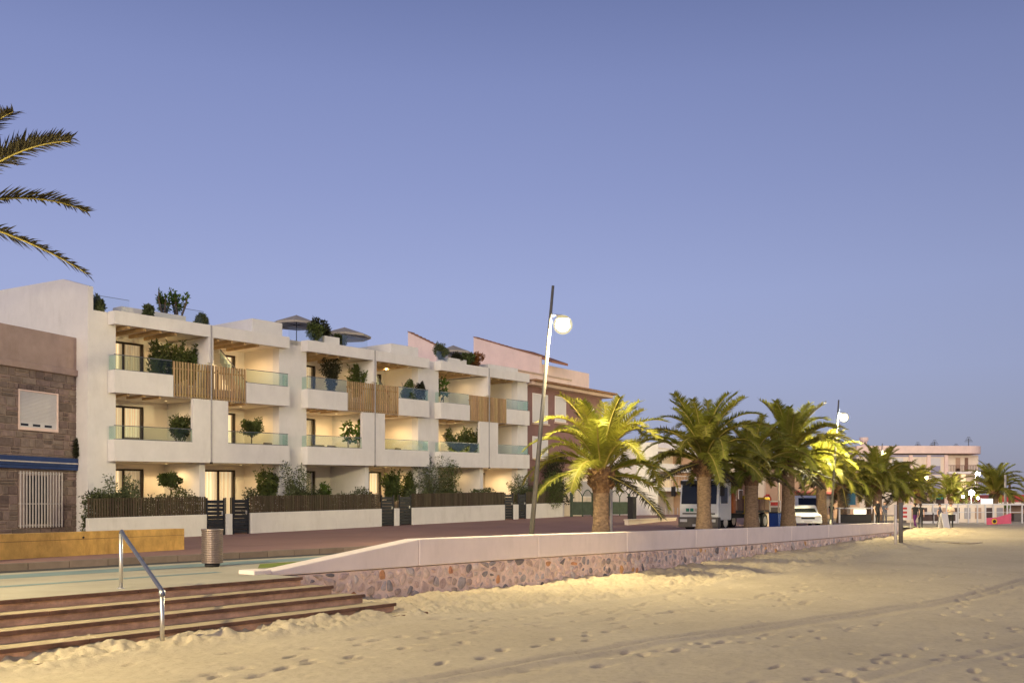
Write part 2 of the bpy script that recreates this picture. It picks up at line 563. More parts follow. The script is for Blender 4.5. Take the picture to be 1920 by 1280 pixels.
def sand_material():
    m = bpy.data.materials.new('beach_sand')
    m.use_nodes = True
    t = m.node_tree
    L = t.links.new
    b = t.nodes['Principled BSDF']
    b.inputs['Roughness'].default_value = 0.95
    b.inputs['Specular IOR Level'].default_value = 0.15
    geo = t.nodes.new('ShaderNodeNewGeometry')
    n1 = t.nodes.new('ShaderNodeTexNoise')
    n1.inputs['Scale'].default_value = 0.35
    n1.inputs['Detail'].default_value = 9
    n1.inputs['Roughness'].default_value = 0.7
    L(geo.outputs['Position'], n1.inputs['Vector'])
    r = t.nodes.new('ShaderNodeValToRGB')
    r.color_ramp.elements[0].position = 0.3
    r.color_ramp.elements[1].position = 0.7
    r.color_ramp.elements[0].color = (0.47, 0.385, 0.265, 1)
    r.color_ramp.elements[1].color = (0.58, 0.485, 0.34, 1)
    L(n1.outputs['Fac'], r.inputs[0])
    n2 = t.nodes.new('ShaderNodeTexNoise')
    n2.inputs['Scale'].default_value = 9
    n2.inputs['Detail'].default_value = 8
    n2.inputs['Roughness'].default_value = 0.8
    L(geo.outputs['Position'], n2.inputs['Vector'])
    r2 = t.nodes.new('ShaderNodeValToRGB')
    r2.color_ramp.elements[0].position = 0.28
    r2.color_ramp.elements[1].position = 0.5
    r2.color_ramp.elements[0].color = (0.72, 0.70, 0.70, 1)
    r2.color_ramp.elements[1].color = (1, 1, 1, 1)
    L(n2.outputs['Fac'], r2.inputs[0])
    mm = t.nodes.new('ShaderNodeMix')
    mm.data_type = 'RGBA'
    mm.blend_type = 'MULTIPLY'
    mm.inputs['Factor'].default_value = 1
    L(r.outputs[0], mm.inputs['A'])
    L(r2.outputs[0], mm.inputs['B'])
    L(mm.outputs['Result'], b.inputs['Base Color'])
    n3 = t.nodes.new('ShaderNodeTexNoise')
    n3.inputs['Scale'].default_value = 14
    n3.inputs['Detail'].default_value = 10
    n3.inputs['Roughness'].default_value = 0.75
    L(geo.outputs['Position'], n3.inputs['Vector'])
    bp = t.nodes.new('ShaderNodeBump')
    bp.inputs['Strength'].default_value = 0.55
    bp.inputs['Distance'].default_value = 0.03
    L(n3.outputs['Fac'], bp.inputs['Height'])
    L(bp.outputs[0], b.inputs['Normal'])
    return m


M['sand'] = sand_material()


def vnoise(x, y, seed):
    """value noise, vectorised"""
    g = np.random.default_rng(seed).random((256, 256))
    xi, yi = np.floor(x).astype(int), np.floor(y).astype(int)
    fx, fy = x - xi, y - yi
    fx, fy = fx * fx * (3 - 2 * fx), fy * fy * (3 - 2 * fy)
    a, b = g[xi % 256, yi % 256], g[(xi + 1) % 256, yi % 256]
    c, d = g[xi % 256, (yi + 1) % 256], g[(xi + 1) % 256, (yi + 1) % 256]
    return (a * (1 - fx) + b * fx) * (1 - fy) + (c * (1 - fx) + d * fx) * fy - 0.5


def sand_base(s1):
    return np.interp(s1, [-60, 0, 4, 8, 16, 26, 35, 47, 55, 80], [-.68, -.68, -.84, -.93, -.95, -.82, -.68, -.5, -.2, -.15])


def build_sand():
    nr, na = 600, 860
    rr = 7.0 * (110 / 7.0) ** (np.arange(nr) / (nr - 1))
    aa = np.linspace(R(-44), R(44), na)
    r, a = np.meshgrid(rr, aa, indexing='ij')
    x, y = r * np.sin(a), r * np.cos(a)
    s1 = (x - WALL_A.x) * D.x + (y - WALL_A.y) * D.y
    q = -((x - WALL_A.x) * NB.x + (y - WALL_A.y) * NB.y)
    z = sand_base(s1)
    z = z + 0.05 * vnoise(x * .25, y * .25, 1) + 0.03 * vnoise(x * .9, y * .9, 2)
    churn = np.clip((4.3 + 0.7 * vnoise(s1 * .4, q * .1, 3) - q) / 0.5, 0, 1) * np.clip((62 - s1) / 6, 0, 1)
    # the loose sand thrown up by the wall and steps, and the combed sand beyond it
    ch = 0.12 * vnoise(s1 * 1.6, q * 1.9, 4) + 0.12 * vnoise(s1 * 3.6, q * 4.2, 5) + 0.09 * vnoise(s1 * 8, q * 9, 6) + 0.06 * vnoise(s1 * 15, q * 17, 16)
    z = z + churn * (ch + 0.04)
    z = z + 0.05 * np.exp(-((q - 4.35 - 0.25 * np.sin(s1 * .3)) / 0.25) ** 2) * np.clip((50 - s1) / 10, 0, 1)
    sm = 1 - churn
    z = z + sm * (0.016 * vnoise(s1 * .7, q * 3.5, 7) + 0.012 * vnoise(s1 * 2.2, q * 7, 8) + 0.010 * vnoise(s1 * 9, q * 11, 17))
    # wheel ruts
    for (a0, b0, dep, wid) in ((9.1, 11.4, 0.08, .12), (9.55, 11.8, 0.03, .2), (13.2, 16.2, 0.03, .12), (15.0, 18.5, 0.025, .12), (6.6, 7.4, .012, .1), (18, 20, .03, .15)):
        line = a0 + (b0 - a0) * s1 / 19.5 + 0.12 * np.sin(s1 * .35 + a0)
        z = z - sm * dep * np.exp(-((q - line) / wid) ** 2) + sm * dep * .5 * np.exp(-((q - line - wid * 1.9) / (wid * .8)) ** 2)
    # footprints in walking lines
    fp = []
    rd = random.Random(5)
    for k in range(30):
        qs, ss = rd.uniform(4.9, 15), rd.uniform(-14, 24)
        ang = rd.gauss(0.06, 0.14)
        n = rd.randint(6, 16)
        for i in range(n):
            st = i * rd.uniform(.62, .78)
            side = .11 if i % 2 else -.11
            fp.append((ss + st * math.cos(ang), qs + st * math.sin(ang) + side, ang + rd.gauss(0, .1), rd.uniform(.7, 1.15)))
    for k in range(260):
        fp.append((rd.uniform(-12, 42), rd.uniform(4.6, 17), rd.uniform(-.5, .6), rd.uniform(.45, 1.0)))
    for (fs, fq, fa, fk) in fp:
        fx, fy = WALL_A.x + fs * D.x - fq * NB.x, WALL_A.y + fs * D.y - fq * NB.y
        fr_, fang = math.hypot(fx, fy), math.atan2(fx, fy)
        if fr_ < 7.3 or abs(fang) > R(42):
            continue
        i0, i1 = np.searchsorted(rr, [fr_ - .5, fr_ + .5])
        j0, j1 = np.searchsorted(aa, [fang - .5 / fr_, fang + .5 / fr_])
        if i1 <= i0 or j1 <= j0:
            continue
        sl_ = (slice(i0, i1), slice(j0, j1))
        ds, dq = s1[sl_] - fs, q[sl_] - fq
        u_, v_ = ds * math.cos(fa) + dq * math.sin(fa), -ds * math.sin(fa) + dq * math.cos(fa)
        k1, k2 = rd.uniform(.10, .19), rd.uniform(.045, .075)
        v_ = v_ + .25 * u_ * rd.uniform(-1, 1)
        e = (u_ / k1) ** 2 + (v_ / k2) ** 2
        z[sl_] += fk * -0.105 * np.exp(-e ** 1.5) * (1 + .5 * vnoise(u_ * 9 + fs, v_ * 14 + fq, 21))
    co = np.stack([x, y, z], -1).reshape(-1, 3)
    idx = np.arange(nr * na).reshape(nr, na)
    qd = np.stack([idx[:-1, :-1], idx[:-1, 1:], idx[1:, 1:], idx[1:, :-1]], -1).reshape(-1, 4)[:, ::-1]
    # leave out what lies under the promenade and the buildings
    qc = q.reshape(-1)[qd].max(1)
    sc_ = s1.reshape(-1)[qd].max(1)
    keep = (qc > -0.35) | (sc_ > 50.5)
    me = np_mesh('beach_sand', co, qd[keep], M['sand'])
    o = bpy.data.objects.new('beach_sand', me)
    link(o)
    tag(o, 'pale trampled beach sand with footprints and wheel ruts', 'sand', kind='structure')


build_sand()

g = MB()
g.add([(-1500, 90, -.3), (1500, 90, -.3), (1500, 2500, -.3), (-1500, 2500, -.3)], [(0, 1, 2, 3)])
tag(g.build('ground', M['sand']), 'flat sandy ground stretching to the horizon', 'ground', kind='structure')


# ------------------------------------------------------------------ promenade, lane, kerb, paved street
def smooth(x):
    x = min(1, max(0, x))
    return x * x * (3 - 2 * x)


def gz(s, t):
    return K * min(max(s, -1.2), 33) * smooth((t + 15) / 12.5)


g = MB()
TP0, TP1 = WT + 0.35, -16.7
g.add([W(-60, WT - 1.31, 0), W(WS - .15, WT - 1.31, 0), W(WS - .15, WT + .35, 0), W(49, WT + .35, 0), W(49, TP1, 0), W(-60, TP1, 0)], [(0, 1, 2, 3, 4, 5)])
tag(g.build('promenade', M['concrete']), 'sandy concrete promenade behind the sea wall', 'promenade', kind='structure')
g = MB()
g.add([W(-60, -18.35, .004), W(49, -18.35, .004), W(49, -17.3, .004), W(-60, -17.3, .004)], [(0, 1, 2, 3)])
tag(g.build('cycle_lane', M['bike']), 'worn blue lane painted along the promenade', 'lane', kind='structure')
g = MB()
g.add([W(-60, -20.35, .004), W(-9.6, -20.35, .004), W(-9.6, -20.05, .004), W(-60, -20.05, .004)], [(0, 1, 2, 3)])
tag(g.build('lane_marking', M['bike']), 'faded pale blue stripe on the promenade', 'marking', kind='structure')
g = MB()  # patch of green paint from a bike path
g.add([W(-8.3, -19.9, .005), W(-5.6, -19.7, .005), W(-3.6, -18.75, .005), W(-4.6, -18.5, .005), W(-7.2, -18.6, .005)], [(0, 1, 2, 3, 4)])
tag(g.build('green_lane_patch', M['green']), 'small olive green patch beside the litter bin', 'cycleway', kind='structure')
g = MB()
g.add([W(-60, -16.7, -.03), W(49, -16.7, -.03), W(49, -15.5, -.03), W(-60, -15.5, -.03)], [(0, 1, 2, 3)])
tag(g.build('gutter', M['gutter_shade']), 'dark asphalt gutter in front of the kerb, its shade put into the colour', 'gutter', kind='structure')
# kerb stones
root = bpy.data.objects.new('kerb', None)
link(root)
root.location = W(0, -15.5, 0)
root.rotation_euler = (0, 0, PHI)
tag(root, 'grey brown kerb of cut stones along the street', 'kerb', kind='structure')
ks = MB().box(-.49, .49, -.08, .2, -.1, .13)
km = ks.mesh('kerb_stone')
km.materials.append(M['kerb'])
for i in range(54):
    inst('kerb_stone', km, root, (-26 + i * 1.0, 0, random.uniform(-.006, .006)))

# paved street: a gently climbing sheet
nS, nT = 110, 30
co, fs = [], []
for i in range(nS + 1):
    s = -60 + i * 1.0
    for j in range(nT + 1):
        t = -15.3 + j * (25.3 / nT)
        co.append(W(s, t, .10 * (1 if t < 0 else 1) - .10 * smooth((t + 15.2) / 6) + gz(s, t)))
for i in range(nS):
    for j in range(nT):
        a = i * (nT + 1) + j
        fs.append((a, a + nT + 1, a + nT + 2, a + 1))
g = MB()
g.add(co, fs)
tag(g.build('street_paving', M['paving'], smooth=True), 'reddish mauve paved street in front of the houses', 'street', kind='structure')

# ------------------------------------------------------------------ sea wall
wroot = thing('sea_wall', 'long sea wall of pink rubble stone with a smooth rendered coping', 'wall', W(WS, WT, 0), PHI)


def cop_top(s1):
    return np.interp(s1, [0, 4.82, 10, 26, 47, 55], [.04, .61, .59, .47, .36, .3])


def cop_bot(s1):
    return np.interp(s1, [0, 4.82, 10, 26, 36, 47, 55], [-.06, -.08, -.1, -.24, -.26, -.24, -.24])


body = MB()
body.prism([(-.25, -1.6), (50, -1.6), (50, -.26), (36, -.28), (26, -.26), (10, -.12), (0, -.08), (-.25, -.08)], 'y', 0.0, .4)
body.build('rubble_core', M['mortar'], wroot)
joints = [0.0, 4.82, 10.15, 15.5, 20.9, 25.9, 31.2, 36.5, 41.8, 47.1, 50.0]
for a, b in zip(joints[:-1], joints[1:]):
    p = MB()
    e = 0.012
    n = 4 if a > 0 else 8
    xs = [a + e + (b - a - 2 * e) * i / n for i in range(n + 1)]
    bot = [(x, float(cop_bot(x))) for x in xs]
    top = [(x, float(cop_top(x))) for x in xs]
    p.prism(bot + top[::-1], 'y', -.05, .42)
    p.build('coping_panel', M['coping'], wroot, bevel=.025)
p = MB().box(-.42, .05, -.08, .45, -.02, .09)
p.build('coping_foot', M['coping'], wroot, bevel=.02)


def clip_poly(poly, px, py, nx, ny):
    """keep the side where (x-px)*nx + (y-py)*ny <= 0"""
    o_ = []
    for i in range(len(poly)):
        a, b = poly[i], poly[(i + 1) % len(poly)]
        da, db = (a[0] - px) * nx + (a[1] - py) * ny, (b[0] - px) * nx + (b[1] - py) * ny
        if da <= 0:
            o_.append(a)
        if da * db < 0:
            k = da / (da - db)
            o_.append((a[0] + (b[0] - a[0]) * k, a[1] + (b[1] - a[1]) * k))
    return o_


def rubble():
    rd = random.Random(11)
    pts = []
    s = 0.0
    while s < 49:
        sp = 0.24 if s < 30 else 0.34
        zlo, zhi = float(sand_base(s)) - .12, float(cop_bot(s)) - .02
        z = zlo + rd.uniform(0, sp * .6)
        while z < zhi:
            pts.append((s + rd.uniform(-.14, .14), z + rd.uniform(-.08, .08)))
            z += sp * rd.uniform(.6, 1.5)
        s += sp * rd.uniform(.85, 1.15)
    mats_ = [mat('rubble_%d' % i, c, 0.9, .25, 6, .5, 25, rand=.2, bdist=.02) for i, c in enumerate(
        [(.50, .37, .31), (.43, .37, .35), (.28, .25, .245), (.58, .43, .36), (.48, .25, .12), (.62, .49, .42), (.18, .155, .15)])]
    wts = [4, 3.5, 1.6, 5, .7, 5, .9]
    far = MB()
    n_obj = 0
    for i, (px, pz) in enumerate(pts):
        poly = [(px - .4, pz - .4), (px + .4, pz - .4), (px + .4, pz + .4), (px - .4, pz + .4)]
        for j, (qx, qz) in enumerate(pts):
            if i != j and abs(qx - px) < .8 and abs(qz - pz) < .8:
                dx, dz = qx - px, qz - pz
                poly = clip_poly(poly, px + dx / 2, pz + dz / 2, dx, dz)
        zt = float(cop_bot(px)) - .015
        poly = clip_poly(poly, 0, zt, 0, 1)
        if len(poly) < 3:
            continue
        cx, cz = sum(p_[0] for p_ in poly) / len(poly), sum(p_[1] for p_ in poly) / len(poly)
        sh = rd.choice([.45, .62, .72, .8, .9])
        ring = []
        for k in range(len(poly)):          # cut the corners: rounded stones
            a, b = poly[k], poly[(k + 1) % len(poly)]
            for w_ in (.28, .72):
                ring.append((a[0] + (b[0] - a[0]) * w_, a[1] + (b[1] - a[1]) * w_))
        ring = [(cx + (x - cx) * sh * rd.uniform(.92, 1.06), cz + (y - cz) * sh * rd.uniform(.92, 1.06)) for x, y in ring]
        n = len(ring)
        pr = rd.uniform(.015, .055)
        vs = [(x, .03, y) for x, y in ring] + [(cx + (x - cx) * .93, -pr * .6, cz + (y - cz) * .93) for x, y in ring] + [(cx + (x - cx) * .6, -pr + rd.uniform(-.006, .006), cz + (y - cz) * .6) for x, y in ring]
        fs = [(k, (k + 1) % n, n + (k + 1) % n, n + k) for k in range(n)] + [(n + k, n + (k + 1) % n, 2 * n + (k + 1) % n, 2 * n + k) for k in range(n)] + [tuple(range(2 * n, 3 * n))]
        mi = rd.choices(range(7), wts)[0]
        if n_obj < 300:
            MB().add(vs, fs).build('stone', mats_[mi], wroot, smooth=False)
            n_obj += 1
        else:
            far.mi = mi
            far.add(vs, fs)
    o_ = far.build('far_stones', mats_, wroot)
    o_['kind'] = 'stuff'


rubble()

# ------------------------------------------------------------------ beach steps
sroot = thing('beach_steps', 'broad terracotta steps with dark nosings leading down to the sand', 'steps', W(WS, WT, 0), PHI)
for i in range(5):
    zt = -.17 * i
    s_end = -.15 + .32 * i
    t0 = -1.31 - .58 * i
    st = MB().box(-40, s_end - .02, t0 + .04, t0 + 1.0, zt - .6, zt - .06)
    so_ = st.build('riser', M['terracotta'], sroot)
    if i:
        MB().box(-40, s_end - .03, t0 + .03, t0 + .62, zt - .058, zt - .012).build('tread', M['tread'], sroot)
    x = -40
    k = 0
    while x < s_end - .01:
        x1 = min(x + 1.9, s_end)
        if s_end - x1 < .4:
            x1 = s_end
        MB().box(x + .004, x1 - .004, t0 - .015, t0 + .028, zt - .062, zt + .002).build('nosing', M['nosing'], so_, bevel=.008) if x1 > -16 else None
        x = x1

# ------------------------------------------------------------------ handrail
p_hi = W(WS - 3.95, WT - .85, 0)
p_lo = Vector((-5.43, 14.9, -.68))
hr = thing('handrail', 'sloping steel handrail with two round posts on the beach steps', 'handrail', p_hi)
rel = p_lo - p_hi
for q_, h_ in ((Vector((0, 0, 0)), .98), (rel, .80)):
    MB().tube([q_ + Vector((0, 0, -.05)), q_ + Vector((0, 0, h_))], .034, 14).build('post', M['steel'], hr, smooth=True)
MB().lathe([(.07, 0), (.07, .012), (.045, .02)], 16).build('base_plate', M['steel'], hr)
a_, b_ = Vector((0, 0, 1.02)), rel + Vector((0, 0, .84))
dv = (b_ - a_).normalized()
MB().tube([Vector((0, 0, .93)), Vector((0, 0, .99)) , a_ + dv * .06 + Vector((0, 0, .02)), a_ + dv * .16, b_ - dv * .1, b_, b_ + dv * .05 + Vector((0, 0, -.06))], .034, 12).build('rail', M['bluerail'], hr, smooth=True)
MB().lathe([(.046, 0), (.052, .03), (.046, .09)], 14, tuple(rel + Vector((0, 0, .76)))).build('rail_clamp', M['steel'], hr, smooth=True)

# ------------------------------------------------------------------ litter bin
pb = at(398, 1063, 23.1)
bn = thing('litter_bin', 'ribbed cylindrical metal litter bin on the promenade', 'litter bin', (pb.x, pb.y, 0))
MB().lathe([(.16, 0), (.18, .04), (.17, .09)], 24).build('base', M['plasticdark'], bn, smooth=True)
prof = []
for i in range(15):
    z = .09 + i * .052
    prof += [(.235, z), (.252, z + .012), (.252, z + .036), (.235, z + .048)]
MB().lathe(prof, 28).build('ribbed_body', M['binmetal'], bn)
MB().lathe([(.255, .865), (.262, .885), (.255, .91), (.19, .912), (.185, .87)], 28).build('rim', M['binmetal'], bn, smooth=True)

# ------------------------------------------------------------------ ochre wall
a_, b_ = Vector((-13.9, 23.3, 0)), Vector((-10.85, 31.8, 0))
dv = (b_ - a_)
ln = dv.length
yw = thing('ochre_wall', 'low weathered ochre yellow rendered wall', 'wall', a_, math.atan2(dv.y, dv.x))
p = MB()
p.prism([(-3, -.1), (ln, -.02), (ln, .70), (-3, .74)], 'y', 0, .35)
p.build('wall_body', M['yellow'], yw, bevel=.015)
for x in (1.4, 4.6):
    MB().tube([(x, -.03, .42 if x < 2 else .55), (x, .02, .42 if x < 2 else .55)], .03, 10).build('drain_pipe', M['plasticdark'], yw)
MB().prism([(-3, .52), (ln - .01, .485), (ln - .01, .495), (-3, .53)], 'y', -.006, .01).build('score_line', M['nosing'], yw)
# ================================================================== VEGETATION BUILDERS
def leaf_cloud(mb, c, rad, n, size, rd, shell=.35, lump=None, aspect=2.2, droop=0.0):
    cx, cy, cz = c
    lumps = [(Vector((rd.gauss(0, 1), rd.gauss(0, 1), rd.gauss(0, 1))).normalized(), rd.uniform(.7, 1.25)) for _ in range(lump or 0)]
    for _ in range(n):
        d = Vector((rd.gauss(0, 1), rd.gauss(0, 1), rd.gauss(0, 1))).normalized()
        r = (shell + (1 - shell) * rd.random() ** .5)
        if lumps:
            best = max((d.dot(l) for l, _k in lumps))
            r *= .55 + .55 * max(0, best) ** 3
        p = Vector((cx + d.x * rad[0] * r, cy + d.y * rad[1] * r, cz + d.z * rad[2] * r))
        a = (d * .8 + Vector((rd.gauss(0, .7), rd.gauss(0, .7), rd.gauss(0, .7) - droop))).normalized()
        b = a.cross(Vector((rd.gauss(0, 1), rd.gauss(0, 1), rd.gauss(0, 1)))).normalized()
        L_ = size * rd.uniform(.6, 1.3)
        w = L_ / aspect * .5
        mb.add([p, p + a * L_ * .45 + b * w, p + a * L_, p + a * L_ * .45 - b * w], [(0, 1, 2, 3)])


def shrub(label, s, t, z, h, r, style, leafm, group='potted plants of the new building', pot=True, name='shrub', seed=None, loc=None, cat='plant'):
    """a plant standing at street position (s,t); z is the level it stands on"""
    rd = random.Random(seed if seed is not None else int(s * 100 + t * 10 + h * 1000))
    o = thing(name, label, cat, loc if loc is not None else W(s, t, z), rd.uniform(0, 6), group)
    z0 = 0.0
    if pot:
        ph, pr = min(.45, h * .3), min(.24, r * .6)
        MB().lathe([(pr * .72, 0), (pr * .95, ph * .5), (pr, ph), (pr * .86, ph), (pr * .84, ph - .04)], 18).build('pot', M['pot'], o, smooth=True)
        z0 = ph - .03
    st, fo = MB(), MB()
    if style == 'ball':
        st.tube([(0, 0, z0), (rd.uniform(-.03, .03), 0, (h - 2 * r * .85))], [.03, .025], 6)
        for k in range(6):
            a = rd.uniform(0, 6.28)
            st.tube([(0, 0, h - 1.7 * r), (math.cos(a) * r * .7, math.sin(a) * r * .7, h - r + rd.uniform(-.4, .5) * r)], [.015, .006], 5)
        for k in range(16):
            d = Vector((rd.gauss(0, 1), rd.gauss(0, 1), rd.gauss(0, .9))).normalized() * rd.uniform(.35, .72)
            leaf_cloud(fo, (d.x * r, d.y * r, h - r * .85 + d.z * r * .85), (r * .40, r * .40, r * .34), int(150 * min(1.3, r / .55)), .12, rd, .1, 5)
    elif style == 'bamboo':
        k = int(14 + r * 22)
        for i in range(k):
            a, q = rd.uniform(0, 6.28), rd.random() ** .6 * r * .75
            x, y = math.cos(a) * q, math.sin(a) * q
            top = h * rd.uniform(.55, 1.0)
            lx, ly = x * 1.75 + rd.gauss(0, .08), y * 1.75 + rd.gauss(0, .08)
            st.tube([(x * .5, y * .5, z0), (x, y, top * .6), (lx, ly, top)], [.012, .009, .003], 4, False)
            for m_ in range(int(36 + 50 * (top - z0))):
                f = rd.uniform(.25, 1)
                px, py, pz = x * .5 + (lx - x * .5) * f, y * .5 + (ly - y * .5) * f, z0 + (top - z0) * f
                leaf_cloud(fo, (px, py, pz), (.06, .06, .06), 1, .20, rd, .2, aspect=3.0, droop=-.4)
    elif style == 'loose':
        k = 9
        for i in range(k):
            a = 6.28 * i / k + rd.uniform(-.3, .3)
            top = h * rd.uniform(.55, 1.0)
            ex, ey = math.cos(a) * r * rd.uniform(.3, 1), math.sin(a) * r * rd.uniform(.3, 1)
            mid = (ex * .4, ey * .4, z0 + (top - z0) * .55)
            st.tube([(rd.uniform(-.05, .05), rd.uniform(-.05, .05), z0), mid, (ex, ey, top)], [.022, .014, .004], 5, False)
            for m_ in range(7):
                f = .25 + .75 * (m_ + 1) / 7
                px, py, pz = ex * f * f + rd.gauss(0, .06), ey * f * f + rd.gauss(0, .06), z0 + (top - z0) * f
                st.tube([(ex * f * f, ey * f * f, pz - .08), (px, py, pz)], [.006, .003], 3, False)
                leaf_cloud(fo, (px, py, pz), (r * .3, r * .3, h * .085), 60, .12, rd, .1, aspect=2.3)
    elif style == 'fig':
        for i in range(3):
            a = rd.uniform(0, 6.28)
            ex, ey, top = math.cos(a) * r * .4, math.sin(a) * r * .4, h * rd.uniform(.8, 1)
            st.tube([(0, 0, z0), (ex * .5, ey * .5, top * .6), (ex, ey, top)], [.02, .014, .006], 5, False)
            for m_ in range(42):
                f = .4 + .6 * rd.random()
                leaf_cloud(fo, (ex * f, ey * f, z0 + (top - z0) * f), (r * .6, r * .6, .09), 1, .26, rd, .3, aspect=1.8, droop=.1)
    elif style == 'succulent':
        for i in range(6):
            a = rd.uniform(0, 6.28)
            q = rd.uniform(.1, 1) * r * .6
            ex, ey, top = math.cos(a) * q, math.sin(a) * q, h * rd.uniform(.65, 1)
            st.tube([(ex * .4, ey * .4, z0), (ex, ey, top * .6), (ex * 1.2, ey * 1.2, top)], [.05, .05, .03], 6)
            for m_ in range(60):
                f = .25 + .75 * rd.random()
                leaf_cloud(fo, (ex * f * 1.1, ey * f * 1.1, z0 + (top - z0) * f), (.1, .1, .06), 1, .2, rd, .5, aspect=2.4, droop=-.6)
    elif style == 'bush':
        for i in range(10):
            a = rd.uniform(0, 6.28)
            st.tube([(0, 0, z0), (math.cos(a) * r * .7, math.sin(a) * r * .7, h * rd.uniform(.5, .95))], [.02, .006], 5, False)
        for i in range(9):
            a, q = rd.uniform(0, 6.28), rd.random() ** .5 * r * .7
            leaf_cloud(fo, (math.cos(a) * q, math.sin(a) * q, z0 + (h - z0) * rd.uniform(.3, .8)), (r * .5, r * .5, (h - z0) * .3), int(480 * max(.5, r)), .13, rd, .2, 6)
    st.build('stems', M['stem'], o, smooth=True)
    fo.build('foliage', leafm, o)
    return o


# ------------------------------------------------------------------ palms
def frond_mesh(name, length, rise, bend, droop, rd, mats_, leaf_len=.47, n=90):
    """an arching feather: starts heading outwards (+x) at `rise` degrees and bends down"""
    mb = MB()
    pts, dirs = [], []
    p, a = Vector((0, 0, 0)), R(rise)
    seg = 18
    for i in range(seg + 1):
        pts.append(p.copy())
        dv = Vector((math.cos(a), 0, math.sin(a)))
        dirs.append(dv)
        p = p + dv * (length / seg)
        a -= R(bend) / seg * (0.45 + 1.1 * i / seg)
    mb.mi = 1
    mb.tube(pts, [.034 * (1 - .85 * i / seg) + .004 for i in range(seg + 1)], 5, False)
    mb.mi = 0
    for i in range(n):
        f = .10 + .90 * i / (n - 1)
        x = f * seg
        k = min(int(x), seg - 1)
        b = pts[k].lerp(pts[k + 1], x - k)
        dv = dirs[k]
        nrm = Vector((-dv.z, 0, dv.x))
        env = min(1, .35 + f * 3.2) * (1 - max(0, f - .6) / .4 * .5)
        for sd in (-1, 1):
            L_ = leaf_len * env * rd.uniform(.85, 1.12)
            fw = rd.uniform(.55, .85) + .7 * max(0, f - .7)
            out_ = (Vector((0, sd, 0)) + dv * fw + nrm * rd.uniform(.05, .55)).normalized()
            tip = b + out_ * L_ + Vector((0, 0, -droop * L_ * rd.uniform(.4, 1.0)))
            mid = b + out_ * L_ * .5 + Vector((0, 0, -droop * L_ * .12))
            w = dv * .021
            mb.add([b - w, b + w, mid + w * .9, tip, mid - w * .9], [(0, 1, 2, 3, 4)])
    me = mb.mesh(name)
    for m in mats_:
        me.materials.append(m)
    me.polygons.foreach_set('material_index', mb.m)
    me.update()
    return me


def frond_set(tagn, mats_, seed, shape=None):
    rd = random.Random(seed)
    # (rise, bend) from the upright heart leaves to the hanging skirt
    return [[frond_mesh('frond_%s_%d_%d' % (tagn, i, j), 2.7 * ls, rise + rd.uniform(-4, 4), bend + rd.uniform(-10, 10), dr, rd, mats_) for j in range(2)]
            for i, (rise, bend, dr, ls) in enumerate(shape or ((84, 62, .05, 1.0), (74, 104, .1, 1.12), (61, 124, .15, 1.18), (47, 128, .25, 1.16), (30, 116, .35, 1.08), (10, 88, .45, .95)))]


M['rachis'] = mat('frond_rib', (0.30, 0.24, 0.06), 0.6, .2, 3, 0)
FR = frond_set('green', [M['frond'], M['rachis']], 3)
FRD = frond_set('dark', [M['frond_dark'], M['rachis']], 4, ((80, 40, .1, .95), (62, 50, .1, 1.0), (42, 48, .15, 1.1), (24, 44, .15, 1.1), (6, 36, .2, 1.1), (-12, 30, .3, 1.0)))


def palm_trunk_mesh(h, r, rd, boss=.9):
    n, k = 26, max(24, int(h * 16))
    mb = MB()
    vs = []
    for i in range(k + 1):
        z = h * i / k
        f = i / k
        rr = r * (1.18 - .30 * min(1, f * 3) + .12 * max(0, f - .6))
        bz = h - z
        bulge = math.exp(-((bz - .42) / .34) ** 2) * .42 * r * boss
        for j in range(n):
            a = 6.2832 * j / n
            scar = .5 + .5 * math.sin(a * 8 + i * math.pi * .62)
            amp = .035 + .14 * math.exp(-((bz - .42) / .36) ** 2)
            q = rr + bulge + r * amp * (scar - .5) + r * rd.gauss(0, .018)
            vs.append((math.cos(a) * q, math.sin(a) * q, z))
    fs = [(i * n + j, i * n + (j + 1) % n, (i + 1) * n + (j + 1) % n, (i + 1) * n + j) for i in range(k) for j in range(n)]
    fs.append(tuple(range(k * n, (k + 1) * n)))
    mb.add(vs, fs)
    return mb


def palm(label, loc, h, sc_, seed, nf=44, r=.33, fr=None, skirt=True, spread=1.0, group='palms along the promenade'):
    rd = random.Random(seed)
    fr = fr or FR
    o = thing('palm_tree', label, 'palm tree', loc, rd.uniform(0, 6.28), group)
    mb = palm_trunk_mesh(h, r, rd)
    k = len(mb.f)
    mb.m = [1 if (min(mb.v[f[0]][2], 99) > h - .95) else 0 for f in mb.f]
    mb.build('trunk', [M['bark'], M['boss']], o, smooth=False)
    # the cut leaf bases on the boss
    sb = MB()
    for i in range(40):
        a = i * 2.39996
        z = h - .75 + .6 * (i / 40)
        q = r * 1.30
        c_, s_ = math.cos(a), math.sin(a)
        sb.tube([(c_ * q * .8, s_ * q * .8, z - .05), (c_ * (q + .09), s_ * (q + .09), z + .10)], [.065, .04], 5)
    sb.build('leaf_stubs', M['boss'], o)
    for i in range(nf):
        f = (i + .5) / nf
        lev = min(5, int(6.1 * f ** (1.15 / spread)))
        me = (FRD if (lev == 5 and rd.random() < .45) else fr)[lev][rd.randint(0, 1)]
        az = i * 2.39996 + rd.uniform(-.25, .25)
        q = r * (.15 + .55 * f)
        sz = sc_ * rd.uniform(.88, 1.1)
        inst('frond', me, o, (math.cos(az) * q, math.sin(az) * q, h - .02 - .32 * f), (rd.uniform(-.22, .22), rd.uniform(-.1, .1), az), (sz, sz, sz))
    return o


# ================================================================== THE NEW BUILDING
def sh(x, y, z):
    return (x, y, z + K * x)


